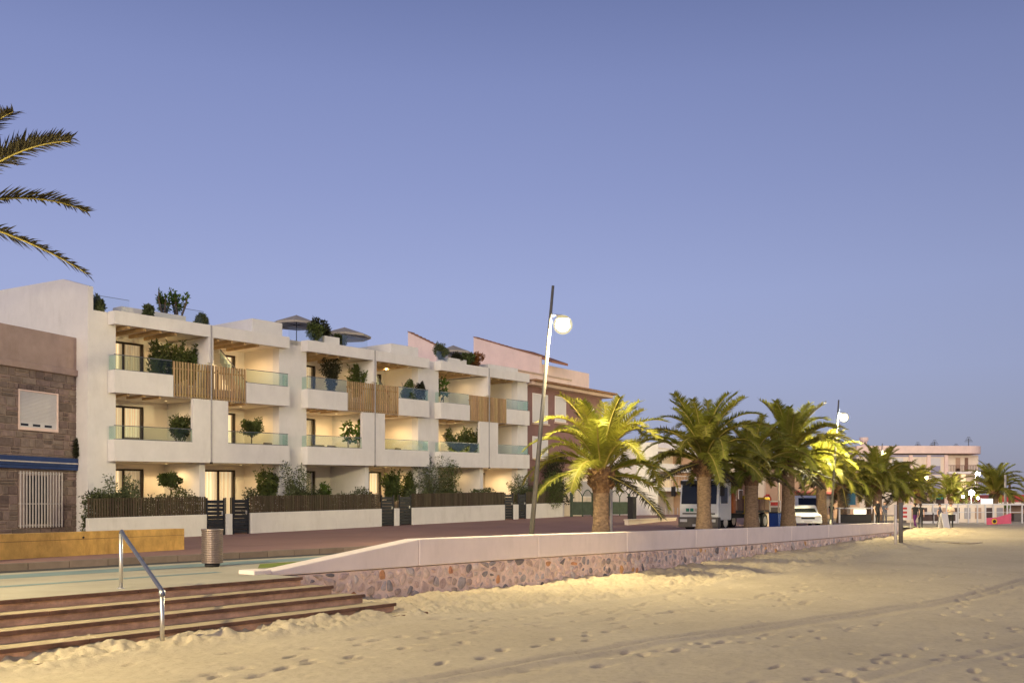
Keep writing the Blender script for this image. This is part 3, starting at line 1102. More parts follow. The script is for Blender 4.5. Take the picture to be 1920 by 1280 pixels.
bld = thing('apartment_terrace', 'white three storey terrace of six flats with balconies, glass balustrades and timber slat screens', 'building', P0, PHI)


def part(name, m, boxes, parent=bld, bevel=0.0, smooth=False):
    mb = MB(sh)
    for b in boxes:
        mb.box(*b)
    return mb.build(name, m, parent, bevel=bevel, smooth=smooth)


TB = 3.3          # depth of the loggias
W1B, W1T, W2B, W2T, WFB, WFT = 3.35, 4.28, 6.28, 7.26, 9.21, 9.78
GF0, F1, F2 = .62, 3.60, 6.55
BL = [dict(o=0.0, L=9.55, e=2.85, f=6.9, a=3.88, b=5.82, c=4.86, x0=.35, x1=9.3),
      dict(o=10.75, L=9.45, e=2.81, f=6.86, a=3.93, b=5.68, c=4.88, x0=11.1, x1=19.75),
      dict(o=21.25, L=9.2, e=2.76, f=6.66, a=3.78, b=5.68, c=4.72, x0=21.6, x1=29.75)]
# outer side wall with its raised parapet, then the piers
mb = MB(sh)
mb.prism([(.5, -.3), (12, -.3), (12, 11.6), (8.2, 11.57), (2.5, 11.3), (.5, 10.74)], 'x', -.92, -.68)
mb.build('side_wall', M['plaster'], bld)
part('pier', M['plaster'], [(-.68, .35, .503, 1.0, -.3, 9.75)])
part('pier', M['plaster'], [(9.3, 11.1, .5, 1.0, -.3, 9.75)])
part('pier', M['plaster'], [(19.75, 21.6, .5, 1.0, -.3, 9.75)])
part('pier', M['plaster'], [(29.75, 30.9, .5, 1.0, -.3, 9.75)])
part('dividing_wall', M['plaster_in'], [(9.3, 11.1, 1.0, 11.9, -.3, 9.3)])
part('dividing_wall', M['plaster_in'], [(19.75, 21.6, 1.0, 11.9, -.3, 9.3)])
part('dividing_wall', M['plaster_in'], [(29.75, 30.9, 1.0, 11.9, -.3, 9.3)])
part('dividing_wall', M['plaster_in'], [(-.68, .35, 1.0, 11.9, -.3, 9.3)])
part('rear_wall', M['plaster'], [(-.68, 30.9, 11.9, 12.1, -.3, 9.78)])
slat_mb = MB().box(-.035, .035, -.03, .03, 0, 1.60)
slat_me = slat_mb.mesh('slat')
slat_me.materials.append(M['timber'])
# brightness of the door curtains and of the ceiling light, [block][unit][floor]
LIT = [[(.9, .55, .9), (.9, .9, .9)], [(.06, .9, .55), (.9, .55, .9)], [(.3, .9, .55), (.9, .06, .3)]]
CEIL = [[(34, 14, 26), (26, 40, 30)], [(0, 46, 12), (44, 44, 30)], [(12, 46, 14), (48, 0, 0)]]
nlamp = 0


def add_ceiling_lamp(s, t, z, pw):
    mb = MB().lathe([(.05, 0), (.05, .03), (.03, .035)], 14)
    o_ = mb.build('ceiling_lamp', M['downlight'], bld, loc=(s, t, z - .036))
    ld = bpy.data.lights.new('loggia_light', 'SPOT')
    ld.energy = pw * 3.6
    ld.color = WARM
    ld.spot_size = R(165)
    ld.spot_blend = .6
    ld.shadow_soft_size = .09
    lo = bpy.data.objects.new('loggia_light', ld)
    link(lo, bld)
    lo.location = (s, t, z - .06)


for bi, b in enumerate(BL):
    o, L_, c = b['o'], b['L'], b['o'] + b['c']
    e, f, a, bb, x0, x1 = o + b['e'], o + b['f'], o + b['a'], o + b['b'], b['x0'], b['x1']
    part('balcony_parapet', M['plaster'], [(o, o + L_, 0, .18, W1B, W1T), (o, o + .18, .18, .5, W1B, W1T), (o + L_ - .18, o + L_, .18, .5, W1B, W1T)])
    part('front_wall', M['plaster'], [(a, bb, .002, .178, W1T, W2B)])
    part('balcony_parapet', M['plaster'], [(o, e, 0, .18, W2B, W2T), (o, o + .18, .18, .5, W2B, W2T)])
    part('balcony_parapet', M['plaster'], [(f, o + L_, 0, .18, W2B, W2T), (o + L_ - .18, o + L_, .18, .5, W2B, W2T)])
    part('roof_fascia', M['plaster'], [(o, o + L_, 0, .2, WFB, WFT), (o, o + .2, .2, .5, WFB, WFT), (o + L_ - .2, o + L_, .2, .5, WFB, WFT)])
    part('floor_slab', M['plaster_in'], [(x0, x1, .18, TB, W1B + .02, F1), (x0, x1, TB, 11.9, W1B + .02, F1)])
    part('floor_slab', M['plaster_in'], [(x0, x1, .18, TB, W2B + .02, F2)])
    part('roof_slab', M['plaster_in'], [(x0, x1, .2, 11.9, WFB + .08, 9.5)])
    part('ground_terrace', M['concrete'], [(x0, x1, .3, TB + .3, -.3, GF0)])
    # party wall between the two dwellings, and the joint that shows in front
    part('party_wall', M['plaster'], [(c - .13, c + .13, .004, .3, W2T + .75, WFB), (c - .125, c + .125, .18, TB, F2, WFB), (c - .125, c + .125, .178, TB, F1, W2B + .02), (c - .28, c + .02, .5, TB, -.3, W1B)])
    part('joint', M['seam'], [(c - .035, c + .035, -.03, -.002, W1B + .02, WFT - .02)])
    part('joint_shoe', M['frame'], [(c - .07, c + .07, -.035, .02, W1B - .06, W1B + .03)])
    # timber slat screen across the middle of the top floor
    scr = bpy.data.objects.new('slat_screen', None)
    link(scr, bld)
    n = int((f - e) / .15)
    for i in range(n):
        x = e + (i + .5) * (f - e) / n
        inst('slat', slat_me, scr, (x, .07, W2B + .03 + K * x))
    part('screen_rail', M['timber'], [(e + .01, f - .01, .10, .14, W2B + .12, W2B + .19), (e + .01, f - .01, .10, .14, W2T + .30, W2T + .37)], scr)
    part('screen_upstand', M['plaster_in'], [(e + .002, f - .002, .20, .30, F2 - .2, F2 + .28)])
    # balustrades
    for (g0, g1, z0, z1) in ((o + .02, a - .01, W1T, 4.88), (bb + .01, o + L_ - .05, W1T, 4.88), (o + .02, e - .02, W2T, 7.92), (f + .02, o + L_ - .05, W2T, 7.92)):
        gl = part('glass_balustrade', M['glass'], [(g0 + .02, g1, .07, .082, z0, z1 - .02)])
        part('top_rail', M['railgrey'], [(g0, g1, .055, .097, z1 - .02, z1 + .012)], gl)
        part('bottom_rail', M['railgrey'], [(g0, g1, .05, .10, z0 + .001, z0 + .035)], gl)
        ends = g0 if g0 < o + 1 else g1 - .012
        if g0 < o + 1 or g1 > o + L_ - 1:
            part('return_pane', M['glass'], [(ends, ends + .012, .098, .48, z0 + .002, z1 - .02)], gl)
    # back wall with door openings, doors and curtains
    for ui, (u0, u1) in enumerate(((x0, c - .125), (c + .125, x1))):
        d0 = (u0 + 1.1) if ui == 0 else (u0 + 1.75)
        d1 = d0 + 2.03
        for fl, (z0, z1) in enumerate(((GF0, W1B), (F1, W2B + .02), (F2, WFB + .08))):
            zt = z1 - .24
            part('back_wall', M['plaster_in'], [(u0, d0, TB, TB + .25, z0, z1), (d1, u1, TB, TB + .25, z0, z1), (d0, d1, TB, TB + .25, zt, z1)])
            dr = part('sliding_door', M['frame'], [(d0, d1, TB + .06, TB + .16, zt - .09, zt), (d0, d0 + .08, TB + .06, TB + .16, z0, zt - .09), (d1 - .10, d1, TB + .06, TB + .16, z0, zt - .09),
                                                   (d0 + .97, d0 + 1.07, TB + .07, TB + .15, z0, zt - .09), (d0 + .08, d1 - .10, TB + .06, TB + .16, z0, z0 + .05)])
            part('door_pane', M['pane'], [(d0 + .08, d1 - .1, TB + .105, TB + .115, z0 + .05, zt - .09)], dr)
            cl = LIT[bi][ui][fl]
            other = ((.06, .3), (.55, cl), (.9, .3), (cl, .55))[(bi * 5 + ui * 3 + fl) % 4]
            for hf, (c0, c1) in enumerate(((d0 - .05, d0 + 1.02), (d0 + 1.02, d1 + .05))):
                cu = MB(sh)
                nx = 14
                vs_, fs_ = [], []
                for i in range(nx + 1):
                    x = c0 + (c1 - c0) * i / nx
                    yy = TB + .42 + .045 * math.sin(i * 1.9 + hf)
                    vs_ += [(x, yy, z0), (x, yy, zt + .05)]
                for i in range(nx):
                    fs_.append((2 * i, 2 * i + 2, 2 * i + 3, 2 * i + 1))
                cu.add(vs_, fs_)
                cu.build('curtain', CUR[cl if hf == (bi + fl) % 2 else other[hf]], dr)
            pw = CEIL[bi][ui][fl]
            if pw:
                sx = u1 - 1.0 if ui == 0 else u1 - 1.3
                add_ceiling_lamp(sx, 1.9, z1 + K * sx - .003, pw)
    # timber ceiling beams
    for (z1, ys, ye, bh_, nb_) in ((WFB + .08, .25, 2.7, .17, 4), (W2B + .02, .3, 1.6, .10, 3)):
        for ui, (u0, u1) in enumerate(((x0, c - .125), (c + .125, x1))):
            for k in range(nb_):
                x = u0 + .45 + k * .78
                part('ceiling_beam', M['beam'], [(x - .06, x + .06, ys, ye, z1 - bh_, z1 - .003)])
    # stair up to the roof in the second dwelling of each block
    xs0, xs1 = c + 2.2, x1 - .35
    stair = bpy.data.objects.new('roof_stair', None)
    link(stair, bld)
    mb = MB(sh)
    for k in range(11):
        fx = k / 11
        mb.box(xs1 - (xs1 - xs0) * (fx + .1), xs1 - (xs1 - xs0) * fx, 2.4, 3.25, F2 + 2.6 * fx, F2 + 2.6 * fx + .24)
    mb.build('stair_flight', M['plaster_in'], stair)
    mb = MB(sh)
    mb.prism([(xs0, F2 + 2.55), (xs0 + .05, F2 + 2.55), (xs1, F2 + .85), (xs1, F2 + .78)], 'y', 2.30, 2.34)
    mb.prism([(xs0, F2 + 2.5), (xs1, F2 + .78), (xs1, F2 + .15), (xs0, F2 + 1.9)], 'y', 2.315, 2.325)
    mb.m = [0] * 6 + [1] * 6
    mb.build('stair_rail', [M['railgrey'], M['glass']], stair)
# stair heads and low structures on the roof
for (s0, s1_, tp) in ((7.85, 9.75, 10.6), (17.75, 20.1, 10.5), (26.9, 30.2, 10.2)):
    part('stair_head', M['plaster'], [(s0, s1_, .8, 4.6, 9.5, tp)], bevel=.01)
part('roof_planter', M['plaster'], [(1.1, 4.4, 1.3, 2.0, 9.5, 10.28)], bevel=.01)
part('roof_planter', M['plaster'], [(12.3, 13.4, .45, .95, 9.5, 10.25)], bevel=.01)
part('roof_planter', M['plaster'], [(22.6, 24.3, .5, 1.0, 9.5, 10.15)], bevel=.01)
for (s0, s1_, t) in ((-.65, 1.05, .6), (2.2, 4.7, .35), (9.9, 12.2, .5), (13.5, 15.4, .35), (21.4, 22.5, .5)):
    gl = part('roof_balustrade', M['clearglass'], [(s0, s1_, t, t + .012, 9.5, 10.42)])
    part('top_rail', M['railgrey'], [(s0, s1_, t - .006, t + .018, 10.42, 10.435)], gl)


def parasol(label, s, t, z, r, h, group='parasols on the roof terraces'):
    o = thing('parasol', label, 'parasol', W(s, t, z + K * s), PHI, group)
    MB().tube([(0, 0, 0), (0, 0, h)], .025, 8).build('pole', M['darkmetal'], o, smooth=True)
    mb = MB()
    n = 8
    vs_ = [(0, 0, h)]
    for k in range(n):
        a = 2 * math.pi * k / n
        vs_.append((math.cos(a) * r, math.sin(a) * r, h - .5))
    for k in range(n):
        a = 2 * math.pi * k / n
        vs_.append((math.cos(a) * r, math.sin(a) * r, h - .62))
    fs_ = [(0, 1 + k, 1 + (k + 1) % n) for k in range(n)] + [(1 + k, 1 + n + k, 1 + n + (k + 1) % n, 1 + (k + 1) % n) for k in range(n)]
    mb.add(vs_, fs_)
    mb.build('canopy', M['canvas'], o)
    mb = MB()
    for k in range(n):
        a = 2 * math.pi * k / n
        mb.tube([(0, 0, h - .55), (math.cos(a) * r * .97, math.sin(a) * r * .97, h - .53)], .012, 4)
    mb.build('ribs', M['darkmetal'], o)
    MB().lathe([(.25, 0), (.25, .06), (.05, .08)], 16).build('base', M['pot'], o)


s_, w_ = on_t(556, 600, 3.0)
parasol('beige parasol on the roof beside the first stair head', s_, 3.0, 9.5, 1.35, w_ - 9.5 + .28)
s_, w_ = on_t(646, 620, 2.2)
parasol('beige parasol on the middle roof beside a white planter', s_, 2.2, 9.5, 1.5, w_ - 9.5 + .2)
s_, w_ = on_t(850, 650, 3.0)
parasol('small grey parasol on the far roof against the pink gable', s_, 3.0, 9.5, 1.3, w_ - 9.5 + .1)

# ------------------------------------------------------------------ plants on the balconies, in the garden and on the roof
G = 'plants of the white terrace'


def put(label, u, vtop, t, w0, r, style, leafm, pot=True, name='potted_shrub', grp=G):
    s, w = on_t(u, vtop, t)
    return shrub(label, s, t, w0 + K * s, max(.35, w - w0), r, style, leafm, grp, pot, name)


put('tall feathery bamboo behind the top balcony glass, nearest the stone house', 295, 640, 1.3, F2, .42, 'bamboo', M['leaf'])
put('second bamboo clump above the timber screen on the first top balcony', 330, 640, 1.3, F2, .5, 'bamboo', M['leaf'])
put('third bamboo clump on the first top balcony, by the dividing wall', 357, 647, 1.2, F2, .36, 'bamboo', M['leaf'])
put('dark leafy bush on the first middle balcony, above the glass', 337, 775, 1.0, F1, .62, 'bush', M['leaf'])
put('round clipped tree in front of the first ground floor room', 321, 880, 1.2, GF0, .58, 'ball', M['leaf'])
put('grey green olive bush in the garden corner by the stone house', 205, 884, -.25, .1, .85, 'loose', M['leaf_olive'], False, 'garden_shrub')
put('sparse olive bush in front of the first lit ground floor door', 243, 895, -.2, .1, .5, 'loose', M['leaf_olive'], False, 'garden_shrub')
put('round bush in a tall white pot on the second middle balcony', 472, 779, 1.0, F1, .66, 'ball', M['leaf'])
put('upright potted shrub at the second ground floor loggia', 503, 873, 1.0, GF0, .5, 'bamboo', M['leaf'])
put('wispy pale olive bush in the garden before the first pier', 553, 872, -.2, .1, .95, 'loose', M['leaf_olive'], False, 'garden_shrub')
put('low green grass clump in the garden before the dark third loggia', 606, 905, -.2, .1, .45, 'bamboo', M['leaf_bright'], False, 'garden_shrub')
put('slender tree with separate leaf clumps on the third top balcony', 622, 668, 1.2, F2, .62, 'loose', M['leaf_dark'])
put('bushy bamboo on the third top balcony above the timber screen', 676, 684, 1.2, F2, .6, 'bamboo', M['leaf'])
put('broad leaved fig in a pot on the third middle balcony, left stem', 653, 786, .8, F1, .36, 'fig', M['leaf_bright'])
put('broad leaved fig in a pot on the third middle balcony, beside the front wall', 672, 782, .8, F1, .38, 'fig', M['leaf_bright'])
put('dark trailing shrub on the fourth top balcony, by the timber screen', 762, 713, .5, F2, .5, 'bush', M['leaf'])
put('smaller dark shrub on the fourth top balcony, by the pier', 784, 716, .5, F2, .4, 'bush', M['leaf_dark'])
put('first of two dark grass clumps in the timber planter of the fourth loggia', 738, 880, 1.2, GF0, .5, 'bamboo', M['leaf'])
put('second of two dark grass clumps in the timber planter of the fourth loggia', 766, 884, 1.2, GF0, .5, 'bamboo', M['leaf'])
put('large olive tree in the garden before the second pier', 806, 858, -.25, .1, 1.05, 'loose', M['leaf_olive'], False, 'garden_shrub')
put('dense dark green shrub right beside the large olive tree', 842, 862, -.2, .1, .95, 'loose', M['leaf'], False, 'garden_shrub')
put('slim banana like plant on the fifth top balcony', 832, 703, .6, F2, .42, 'fig', M['leaf_bright'])
put('dense feathery bush on the fifth middle balcony, left half', 858, 803, .9, F1, .6, 'bamboo', M['leaf'])
put('dense feathery bush on the fifth middle balcony, right half', 885, 803, .9, F1, .55, 'bamboo', M['leaf'])
put('leafy garden shrub by the last gates of the terrace', 975, 892, -.3, .1, .9, 'loose', M['leaf_olive'], False, 'garden_shrub')
put('fat stemmed succulent on the roof planter near the stone house', 308, 546, 1.6, 10.25, .75, 'succulent', M['leaf_bright'], False, 'roof_plant')
put('second fat stemmed succulent on the same roof planter', 334, 543, 1.6, 10.25, .7, 'succulent', M['leaf_bright'], False, 'roof_plant')
put('small trailing plant behind the first roof balustrade', 280, 574, .6, 9.5, .28, 'bush', M['leaf_olive'], True, 'roof_plant')
put('grey tufted plant on the roof above the first dividing wall', 379, 590, .7, 9.5, .4, 'bush', M['leaf_olive'], True, 'roof_plant')
put('tiny plant beside the raised parapet of the outer side wall', 184, 556, .8, 9.5, .3, 'bush', M['leaf_olive'], True, 'roof_plant')
put('leafy bush between the two beige parasols', 590, 606, .7, 9.5, .55, 'bush', M['leaf'], True, 'roof_plant')
put('taller twiggy shrub between the two beige parasols', 603, 598, .9, 9.5, .4, 'bamboo', M['leaf_dark'], True, 'roof_plant')
put('dark bush behind the middle roof planter under the parasol', 638, 624, 1.3, 9.5, .4, 'bush', M['leaf'], True, 'roof_plant')
put('yellow green shrub on the far roof before the pink gable', 826, 644, .8, 9.5, .5, 'loose', M['leaf_olive'], True, 'roof_plant')
put('dark low bush on the far roof under the grey parasol', 856, 660, .8, 9.5, .35, 'bush', M['leaf_dark'], True, 'roof_plant')
put('rust red shrub on the far roof', 889, 663, .9, 9.5, .62, 'bush', M['leaf_rust'], True, 'roof_plant')
put('dark green bush beside the rust red shrub on the far roof', 876, 662, .7, 9.5, .4, 'bush', M['leaf'], True, 'roof_plant')


def lounge(label, u, t, w0):
    s, _ = on_t(u, 800, t)
    o = thing('garden_chair', label, 'chair', W(s, t, w0 + K * s), PHI + random.uniform(-.5, .5), 'rattan chairs on the balconies')
    MB().box(-.33, .33, -.33, .33, .28, .42).build('seat', M['rattan'], o, bevel=.04)
    MB().box(-.33, .33, .25, .36, .42, .86).build('backrest', M['rattan'], o, bevel=.04)
    for sx in (-1, 1):
        MB().box(sx * .36 - .04, sx * .36 + .04, -.33, .33, .42, .62).build('armrest', M['rattan'], o, bevel=.02)
        for sy in (-1, 1):
            MB().tube([(sx * .3, sy * .3, 0), (sx * .3, sy * .3, .28)], .025, 6).build('leg', M['darkmetal'], o)


lounge('brown chair behind the glass of the first middle balcony', 250, .8, F1)
lounge('brown chair at the pier end of the second middle balcony', 511, .8, F1)
lounge('brown chair on the third middle balcony, near the door', 600, .9, F1)
lounge('second brown chair on the third middle balcony, near the figs', 630, .9, F1)
lounge('dark chair on the fourth middle balcony', 755, .9, F1)

# ------------------------------------------------------------------ garden walls, slat fences, hedges and gates
TF = -1.0
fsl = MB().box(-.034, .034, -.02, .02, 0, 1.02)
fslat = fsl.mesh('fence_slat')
fslat.materials.append(M['fence'])
gs = lambda u: on_t(u, 960, TF)[0]
segs = [(166, 388, 'low white garden wall with dark timber slats beside the stone house'),
        (471, 716, 'longest white garden wall with timber slats, between the first and second pair of gates'),
        (774, 947, 'white garden wall with timber slats, between the second and third pair of gates'),
        (989, 1058, 'short white garden wall at the far end, below the dark tree')]
for k, (ua, ub, lab) in enumerate(segs):
    sa, sb_ = gs(ua), gs(ub)
    gw = thing('garden_wall', lab, 'wall', W(sa, TF, 0), PHI, 'garden walls of the terrace')
    wk = lambda x, y, z, sa=sa: (x, y, z + K * (x + sa))
    mb = MB(wk)
    mb.box(0, sb_ - sa, 0, .22, -.25, .97)
    mb.build('wall_body', M['gwall'], gw, bevel=.01)
    fp_ = bpy.data.objects.new('slat_fence', None)
    link(fp_, gw)
    x = .06
    rdm = random.Random(k)
    while x < sb_ - sa - .03:
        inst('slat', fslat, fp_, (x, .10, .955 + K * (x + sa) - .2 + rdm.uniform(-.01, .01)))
        x += .118
    mb = MB(wk)
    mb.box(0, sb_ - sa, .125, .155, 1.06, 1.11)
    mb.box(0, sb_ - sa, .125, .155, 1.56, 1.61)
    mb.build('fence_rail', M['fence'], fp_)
    # hedge
    hd = MB(wk)
    rdm = random.Random(40 + k)
    Lh = sb_ - sa
    n = int(Lh * 1500)
    for _ in range(n):
        x = rdm.uniform(.05, Lh - .05)
        top = 1.84 + .18 * math.sin(x * 1.7 + k) + .12 * math.sin(x * 4.3)
        leaf_cloud(hd, (x, rdm.uniform(.3, .75), rdm.uniform(.35, top)), (.07, .07, .07), 1, .13, rdm, .1, aspect=2.2)
    ho = hd.build('hedge', M['leaf_hedge'], None, loc=W(sa, TF, 0), rz=PHI)
    tag(ho, ['leafy hedge behind the slats nearest the stone house', 'longest hedge behind the timber slats, between the first two pairs of gates',
             'hedge behind the slats in front of the fifth flat', 'short hedge behind the last garden wall'][k], 'hedge', 'hedges behind the garden walls')

gates = [(388, 424, 'first dark slatted gate, nearest the litter bin'), (437, 469, 'second dark slatted gate, beside the longest garden wall'),
         (716, 740.5, 'third dark slatted gate, at the end of the longest garden wall'), (750, 773, 'fourth dark slatted gate, beside the third garden wall'),
         (948, 964, 'fifth dark slatted gate, at the end of the third garden wall'), (973, 988, 'last dark slatted gate, beside the lamp post')]
for ua, ub, lab in gates:
    sa, sb_ = gs(ua) + .02, gs(ub) - .02
    wd = sb_ - sa
    gt = thing('garden_gate', lab, 'gate', W(sa, TF, K * sa), PHI, 'dark garden gates')
    for x in (0, wd - .07):
        MB().box(x, x + .07, .06, .13, -.1, 1.72).build('gate_post', M['darkmetal'], gt)
    z = .06
    while z < 1.6:
        MB().box(.075, wd - .075, .075, .115, z, z + .155).build('slat', M['darkmetal'], gt, bevel=.006)
        z += .175
    MB().box(wd - .19, wd - .13, .03, .075, .95, 1.10).build('handle', M['steel'], gt)
for ua, ub, lab in ((424, 437, 'narrow white wall between the first two gates'), (740.5, 750, 'narrow white wall between the third and fourth gates'), (964, 973, 'narrow white wall between the last two gates')):
    sa, sb_ = gs(ua), gs(ub)
    gp = thing('gate_pillar', lab, 'pillar', W(sa, TF, K * sa), PHI, 'white pillars between the gates')
    MB().box(.03, sb_ - sa - .03, 0, .22, -.25, .97).build('pillar_body', M['gwall'], gp, bevel=.01)
    for k in range(2):
        x = .06 + k * max(.05, (sb_ - sa - .12))
        MB().box(x - .02, x + .02, .09, .13, .97, 1.72).build('slat', M['fence'], gp)

# timber planters on the ground floor terraces
for u0, u1, lab in ((714, 782, 'timber planter box in the fourth ground floor loggia'), (925, 966, 'timber planter box in the last ground floor loggia')):
    s0, s1_ = on_t(u0, 920, .9)[0], on_t(u1, 920, .9)[0]
    o = thing('timber_planter', lab, 'planter', W(s0, .75, GF0 + K * s0), PHI, 'timber planters')
    for k in range(4):
        MB().box(0, s1_ - s0, 0, .04, .02 + k * .18, .18 + k * .18).build('plank', M['beam'], o, bevel=.008)
    MB().box(0.01, s1_ - s0 - .01, .042, .4, .03, .68).build('planter_body', M['beam'], o)

# dark tree and shrub at the end of the terrace
tl = W(on_t(1036, 840, .6)[0], .6, K * 33)
t_ = thing('garden_tree', 'dark evergreen tree at the end of the white terrace', 'tree', tl, 0)
rd = random.Random(21)
mb = MB()
mb.tube([(0, 0, -.1), (.1, .05, 1.5), (.15, .1, 3.2)], [.16, .13, .06], 8)
for k in range(9):
    a = k * 2.4
    mb.tube([(.08, .05, 1 + k * .2), (math.cos(a) * 1.1, math.sin(a) * 1.1, 1.9 + k * .3)], [.05, .012], 5)
mb.build('trunk', M['stem'], t_, smooth=True)
mb = MB()
for k in range(30):
    a, q, z = rd.uniform(0, 6.28), rd.random() ** .5 * 1.15, rd.uniform(.8, 4.3)
    q *= 1.1 - .55 * max(0, (z - 2.2) / 2.2)
    leaf_cloud(mb, (math.cos(a) * q, math.sin(a) * q, z), (.6, .6, .5), 210, .16, rd, .1, 6)
mb.build('crown', M['leaf_dark'], t_)
put('broad green shrub in front of the dark evergreen tree', 1018, 886, -.1, .3, 1.7, 'bush', M['leaf'], False, 'garden_shrub')

# ================================================================== OLD STONE HOUSE
hp = at(160, 960, 41.6)
hd_ = Vector((math.sin(R(22.5)), math.cos(R(22.5)), 0))
HL = 14.0
ho = Vector((hp.x, hp.y, 0)) - hd_ * HL
hs = thing('stone_house', 'old two storey house of brown squared stone with white window and blue awning', 'building', ho, R(90) - R(22.5))


def hx(u):
    """distance along the stone facade of picture column u"""
    a = (u - 960) / F
    return (a * ho.y - ho.x) / (hd_.x - a * hd_.y)


def hz(u, v):
    return EYE + (945 - v) / F * (ho.y + hx(u) * hd_.y)


top, cor = hz(160, 637), hz(160, 708)
wl = MB().box(0, HL, 0, 9, -.2, cor + .02).build('wall', M['mortar_old'], hs)
par = MB().box(0, HL, -.05, 9, cor + .25, top).build('parapet', M['render_old'], hs, bevel=.02)
MB().box(-.1, HL + .02, -.16, .3, cor - .02, cor + .25).build('cornice', M['render_old'], hs, bevel=.03)
wx0, wx1, wz0, wz1 = hx(36), hx(106), hz(70, 802), hz(70, 736)
gx0, gx1, gz0, gz1 = hx(29), hx(116), hz(70, 986), hz(70, 886)
az0, az1 = hz(75, 879), hz(75, 856)
rd = random.Random(3)
z = -.05
stone_cache = {}
while z < cor - .05:
    rows = rd.choice([.26, .32, .38])
    rows = min(rows, cor - z - .01)
    x = hx(-40) + rd.uniform(0, .3)
    while x < HL - .05:
        w = min(rd.choice([.3, .42, .55, .68]), HL - .02 - x)
        parts_ = [(z, z + rows)] if rd.random() > .3 else [(z, z + rows / 2), (z + rows / 2, z + rows)]
        for (za, zb) in parts_:
            rects = [(x, x + w, za, zb)]
            for (a0, a1, b0, b1) in ((wx0 - .06, wx1 + .06, wz0 - .12, wz1 + .06), (gx0 + .1, gx1 - .1, gz0, gz1), (0, HL, az0 - .02, az1 + .02)):
                nr_ = []
                for (r0, r1, q0, q1) in rects:
                    if not (r1 > a0 and r0 < a1 and q1 > b0 and q0 < b1):
                        nr_.append((r0, r1, q0, q1))
                        continue
                    if r0 < a0:
                        nr_.append((r0, a0, q0, q1))
                    if r1 > a1:
                        nr_.append((a1, r1, q0, q1))
                    c0, c1 = max(r0, a0), min(r1, a1)
                    if q0 < b0:
                        nr_.append((c0, c1, q0, b0))
                    if q1 > b1:
                        nr_.append((c0, c1, b1, q1))
                rects = nr_
            for (r0, r1, q0, q1) in rects:
                if r1 - r0 < .07 or q1 - q0 < .06:
                    continue
                key = (round(r1 - r0, 2), round(q1 - q0, 2))
                if key not in stone_cache:
                    kx, kz = key
                    e = .014
                    m_ = MB()
                    q = .02
                    m_.add([(e, 0, e), (kx - e, 0, e), (kx - e, 0, kz - e), (e, 0, kz - e), (e + q, -.035, e + q), (kx - e - q, -.035, e + q), (kx - e - q, -.035, kz - e - q), (e + q, -.035, kz - e - q)],
                           [(4, 5, 6, 7), (0, 1, 5, 4), (1, 2, 6, 5), (2, 3, 7, 6), (3, 0, 4, 7)])
                    me = m_.mesh('stone_block')
                    me.materials.append(M['brick_old'])
                    stone_cache[key] = me
                inst('stone', stone_cache[key], wl, (r0, -.002 + rd.uniform(-.012, .006), q0))
        x += w
    z += rows
win = MB().box(wx0 - .06, wx1 + .06, -.05, .0, wz0 - .12, wz0).box(wx1, wx1 + .06, -.05, 0, wz0, wz1 + .06).box(wx0 - .06, wx0, -.05, 0, wz0, wz1 + .06).box(wx0, wx1, -.05, 0, wz1, wz1 + .06).build('window', M['pinkwall'], hs)
zz = wz0 + .20
while zz < wz1 - .02:
    MB().box(wx0 + .005, wx1 - .005, -.022, -.004, zz, min(zz + .052, wz1 - .003)).build('shutter_slat', M['shutter'], win, bevel=.008)
    zz += .056
MB().box(wx0 + .002, wx1 - .002, -.015, -.003, wz0 + .001, wz0 + .20).build('lower_frame', M['shutter'], win)
for k in range(3):
    xx = wx0 + .06 + k * (wx1 - wx0 - .1) / 3
    MB().box(xx, xx + .36, -.02, -.016, wz0 + .05, wz0 + .14).build('lower_pane', M['windscreen'], win)
gr = MB().box(gx0 + .1, gx1 - .1, -.02, -.004, gz0, gz1).build('lower_window', M['render_old'], hs)
MB().box(gx0 + .45, gx0 + 1.55, -.028, -.021, gz0 + .1, gz1 - .12).build('dark_pane', M['windscreen'], gr)
MB().box(gx0 + .95, gx0 + 1.0, -.034, -.029, gz0 + .1, gz1 - .12).build('mullion', M['whitemetal'], gr)
nb = 15
for k in range(nb):
    xx = gx0 + .12 + k * (gx1 - gx0 - .24) / (nb - 1)
    MB().box(xx - .022, xx + .022, -.16, -.12, gz0 - .05, gz1 + .05).build('grille_bar', M['whitemetal'], gr)
for zz in (gz0 + .02, gz0 + .9, gz1 - .06):
    MB().box(gx0 + .05, gx1 - .05, -.118, -.1, zz, zz + .04).build('grille_rail', M['whitemetal'], gr)
aw = MB().box(hx(-60), hx(148), -.20, -.04, az0 + .12, az1).build('awning_box', M['awning'], hs, bevel=.03)
MB().box(hx(-60), hx(148), -.24, -.205, az0 + .25, az0 + .30).build('awning_bar', M['whitemetal'], aw)
MB().box(hx(-60), hx(147.5), -.17, -.1, az0, az0 + .119).build('awning_valance', M['awning'], aw)
px_ = hx(145)
MB().tube([(px_, -.1, -.1), (px_, -.1, cor - .1)], .05, 10).build('downpipe', M['whitemetal'], hs, smooth=True)
for zz in (1.2, 3.2, 5.2):
    MB().box(px_ - .06, px_ + .06, -.16, -.04, zz, zz + .05).build('pipe_bracket', M['whitemetal'], hs)
# dry climber in the gap beside the pipe
shrub('dry dark climber in the gap beside the stone house downpipe', 0, 0, 0, 1.2, .3, 'bush', M['leaf_dark'], 'plants by the stone house', False, 'climber', 5, loc=Vector((hp.x - .1, hp.y - .4, hz(155, 865))) , cat='plant')

